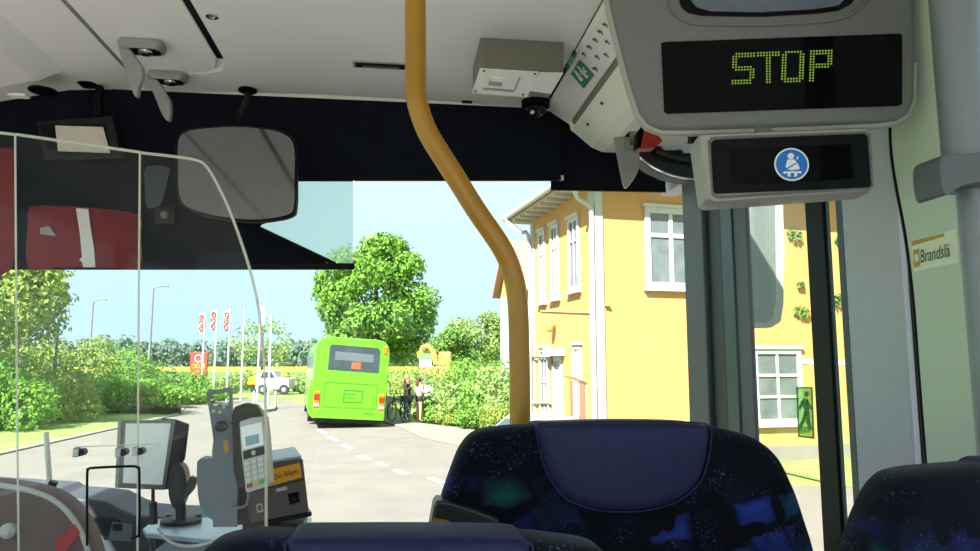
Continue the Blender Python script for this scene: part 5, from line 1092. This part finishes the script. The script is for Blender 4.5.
# side door with head board
d0, d1 = sxx(562), sxx(553.5); zt = SP(558, 356).z
dq = lambda s_, z, o: K0 + EF * s_ - ER * o + UP * z
dd = MB().frame([dq(d0, 0, .001), dq(d1, 0, .001), dq(d1, zt, .001), dq(d0, zt, .001)], [dq(d0 + .12, .05, .001), dq(d1 - .12, .05, .001), dq(d1 - .12, zt - .12, .001), dq(d0 + .12, zt - .12, .001)], -ER * .06).build('door', 'wtrim', bd)
MB().prism([dq(d0 + .12, .05, .002), dq(d1 - .12, .05, .002), dq(d1 - .12, zt - .12, .002), dq(d0 + .12, zt - .12, .002)], -ER * .02).build('door_leaf', 'curtain', dd)
MB().prism([dq(d0 - .15, zt, 0), dq(d1 + .15, zt, 0), dq(d1 + .15, zt + .18, 0), dq(d0 - .15, zt + .18, 0)], -ER * .25).build('door_canopy', 'wtrim', dd)
# wall lamp, band, hooks
q = SP(556, 324, .0); lm = MB().tube([q, q - ER * .14], .02, 6).build('lamp_arm', 'soffit', bd); MB().ball(q - ER * .16 - UP * .05, .11, 10, (1, 1, 1.5)).build('wall_lamp', 'lampbulb', bd, smooth=True)
MB().prism([SP(595, 312, .01), SP(541, 310, .01), SP(541, 311.5, .01), SP(595, 313.5, .01)], -ER * .02).build('wall_band', 'soffit', bd)
q = FP(607, 305, .03); MB().box(q, (.1, .1, .05)).build('wall_hook', 'gold', bd)
q = SP(551, 358, .0); MB().tube([SP(531, 357, .08), SP(552, 358, .08), SP(552, 365, .08)], .025, 6).build('sign_arm', 'pillar', bd)
MB().tube([SP(533, 403, .06), SP(550, 403, .06)], .03, 6).build('hand_bar', 'soffit', bd)
# faint branch-like stains, small mark strip on the front
MB().prism([FP(797, 358.5, .012), FP(860, 360, .012), FP(860, 366, .012), FP(797, 364, .012)], EF * .01).build('name_board', 'wtrim', bd)
rng = random.Random(9)
for (px, py, r_) in ((795, 235, .22), (802, 312, .2), (801, 285, .08), (835, 300, .25), (842, 240, .2)):
    q = FP(px, py, .06); leaves([((q.x, q.y, q.z), (r_, .05, r_ * .7))], 60, .06, rng, 'leafdark', 'wall_climber', bd).location = -K0
# rear wing with tiled roof
rwp = gdir(521, 33)
wg = thing('rear_wing', 'pale house with pinkish tiled roof behind the yellow building', 'building', rwp)
zr0 = SP(520, 292).z
rwD = (rwp - CAM).dot(CF)
hh0 = ztop(291, rwD); hh1 = ztop(236, rwD)
xl = 0.05
MB().prism([rwp + ER * xl, rwp + ER * 4, rwp + ER * 4 + EF * 3.6, rwp + ER * xl + EF * 3.6], UP * hh0).build('wall', 'wtrim', wg)
MB().prism([rwp + ER * (xl - .35) - EF * .3 + UP * hh0, rwp + ER * 4.3 - EF * .3 + UP * hh0, rwp + ER * 4.3 + EF * 1.8 + UP * hh1, rwp + ER * (xl - .35) + EF * 1.8 + UP * hh1], UP * .12).build('roof', 'rooftile', wg)
MB().prism([rwp + ER * (xl - .35) + EF * 1.8 + UP * hh1, rwp + ER * 4.3 + EF * 1.8 + UP * hh1, rwp + ER * 4.3 + EF * 3.9 + UP * hh0, rwp + ER * (xl - .35) + EF * 3.9 + UP * hh0], UP * .12).build('roof', 'rooftile', wg)
MB().prism([rwp + ER * xl + UP * hh0, rwp + ER * xl + EF * 3.6 + UP * hh0, rwp + ER * xl + EF * 1.8 + UP * hh1], ER * .1).build('gable', 'ochre', wg)
# notice shelter in front of the side wall
nb = thing('notice_board', 'notice board with slanted roof and reddish posts beside the wall', 'notice board', V((SP(576, 410, 1.0).x, SP(576, 410, 1.0).y, 0)))
def NB(px, py): return AP(px, py, V((SP(576, 410, .9).x, SP(576, 410, .9).y, 0)), CF)
def post_(a, b, m):
    p = NB((a + b) / 2, 400); w_ = (NB(b, 400) - NB(a, 400)).length; MB().prism([V((p.x, p.y, 0)) - CR * w_ / 2, V((p.x, p.y, 0)) + CR * w_ / 2, V((p.x, p.y, 0)) + CR * w_ / 2 + CF * .12, V((p.x, p.y, 0)) - CR * w_ / 2 + CF * .12], UP * NB((a + b) / 2, 381).z).build('post', m, nb)
post_(571, 573.2, 'postred'); post_(579.5, 584.5, 'postred'); post_(584.8, 586.6, 'galv')
MB().prism([NB(573, 384), NB(580, 384), NB(580, 416), NB(573, 416)], CF * .05).build('board', 'polewhite', nb)
MB().prism([NB(561, 375.5), NB(574, 376.5), NB(588, 383), NB(586, 385), NB(572, 379.5)], CF * .15).build('roof', 'woodroof', nb)
# parked car glimpsed beyond the pole
pc = gdir(532, 12.5); cr_ = thing('parked_car', 'small pale parked car whose roof peeks over the seat by the pole', 'car', pc, rot=(0, 0, math.atan2(-EF.x, EF.y)))
hc = ztop(413, 12.5)
low = MB().prism([V((-.76, y, z)) for y, z in ((-1.75, .38), (-1.2, .24), (1.2, .24), (1.78, .36), (1.8, .62), (1.55, .74), (.85, .84), (-1.7, .86), (-1.78, .7))], (1.52, 0, 0))
low.build('body', 'carwhite', cr_, local=True, bevel=.07, seg=3, smooth=50)
def cab(z, o=0.): 
    t = (z - .82) / (hc - .82); w_ = .70 - .34 * t + o; return w_, -1.66 + .45 * t - o, .95 - .75 * t + o
w0, a0, b0 = cab(.82); w1, a1, b1 = cab(hc)
MB().add([V((-w0, a0, .82)), V((w0, a0, .82)), V((w0, b0, .82)), V((-w0, b0, .82)), V((-w1, a1, hc)), V((w1, a1, hc)), V((w1, b1, hc)), V((-w1, b1, hc))], [(0, 1, 2, 3), (4, 5, 6, 7), (0, 1, 5, 4), (1, 2, 6, 5), (2, 3, 7, 6), (3, 0, 4, 7)]).build('cabin', 'carwhite', cr_, local=True, bevel=.05, seg=3, smooth=50)
za, zb2 = .90, hc - .09; wa, aa, ba = cab(za, .006); wb2, ab, bb2 = cab(zb2, .006)
MB().prism([V((-wa * .86, aa, za)), V((wa * .86, aa, za)), V((wb2 * .86, ab, zb2)), V((-wb2 * .86, ab, zb2))], (0, .012, 0)).build('rear_window', 'busglass', cr_, local=True)
MB().prism([V((-wa * .86, ba, za)), V((wa * .86, ba, za)), V((wb2 * .86, bb2, zb2)), V((-wb2 * .86, bb2, zb2))], (0, -.012, 0)).build('windscreen', 'busglass', cr_, local=True)
for s_ in (-1, 1):
    for f0, f1 in ((.08, .47), (.52, .9)):
        q = lambda f, w_, a_, b_, z: V((s_ * w_, a_ + (b_ - a_) * f, z))
        MB().prism([q(f0, wa, aa, ba, za), q(f1, wa, aa, ba, za), q(f1, wb2, ab, bb2, zb2), q(f0, wb2, ab, bb2, zb2)], (-s_ * .012, 0, 0)).build('side_window', 'busglass', cr_, local=True)
    MB().bb((s_ * .50, -1.81, .62), (s_ * .70, -1.74, .76)).build('tail_lamp', 'taillight', cr_, local=True)
    MB().bb((s_ * .77, .62, .86), (s_ * .90, .72, .97)).build('wing_mirror', 'carwhite', cr_, local=True, bevel=.02)
    for y in (-1.1, 1.12):
        MB().lathe([(.27, -.09), (.30, -.07), (.30, .07), (.27, .09)], V((s_ * .70, y, .30)), V((1, 0, 0)), 18).build('wheel', 'tyre', cr_, local=True, smooth=True)
        MB().lathe([(.17, -.005), (.17, .005)], V((s_ * .795, y, .30)), V((1, 0, 0)), 12).build('hub_cap', 'galv', cr_, local=True)
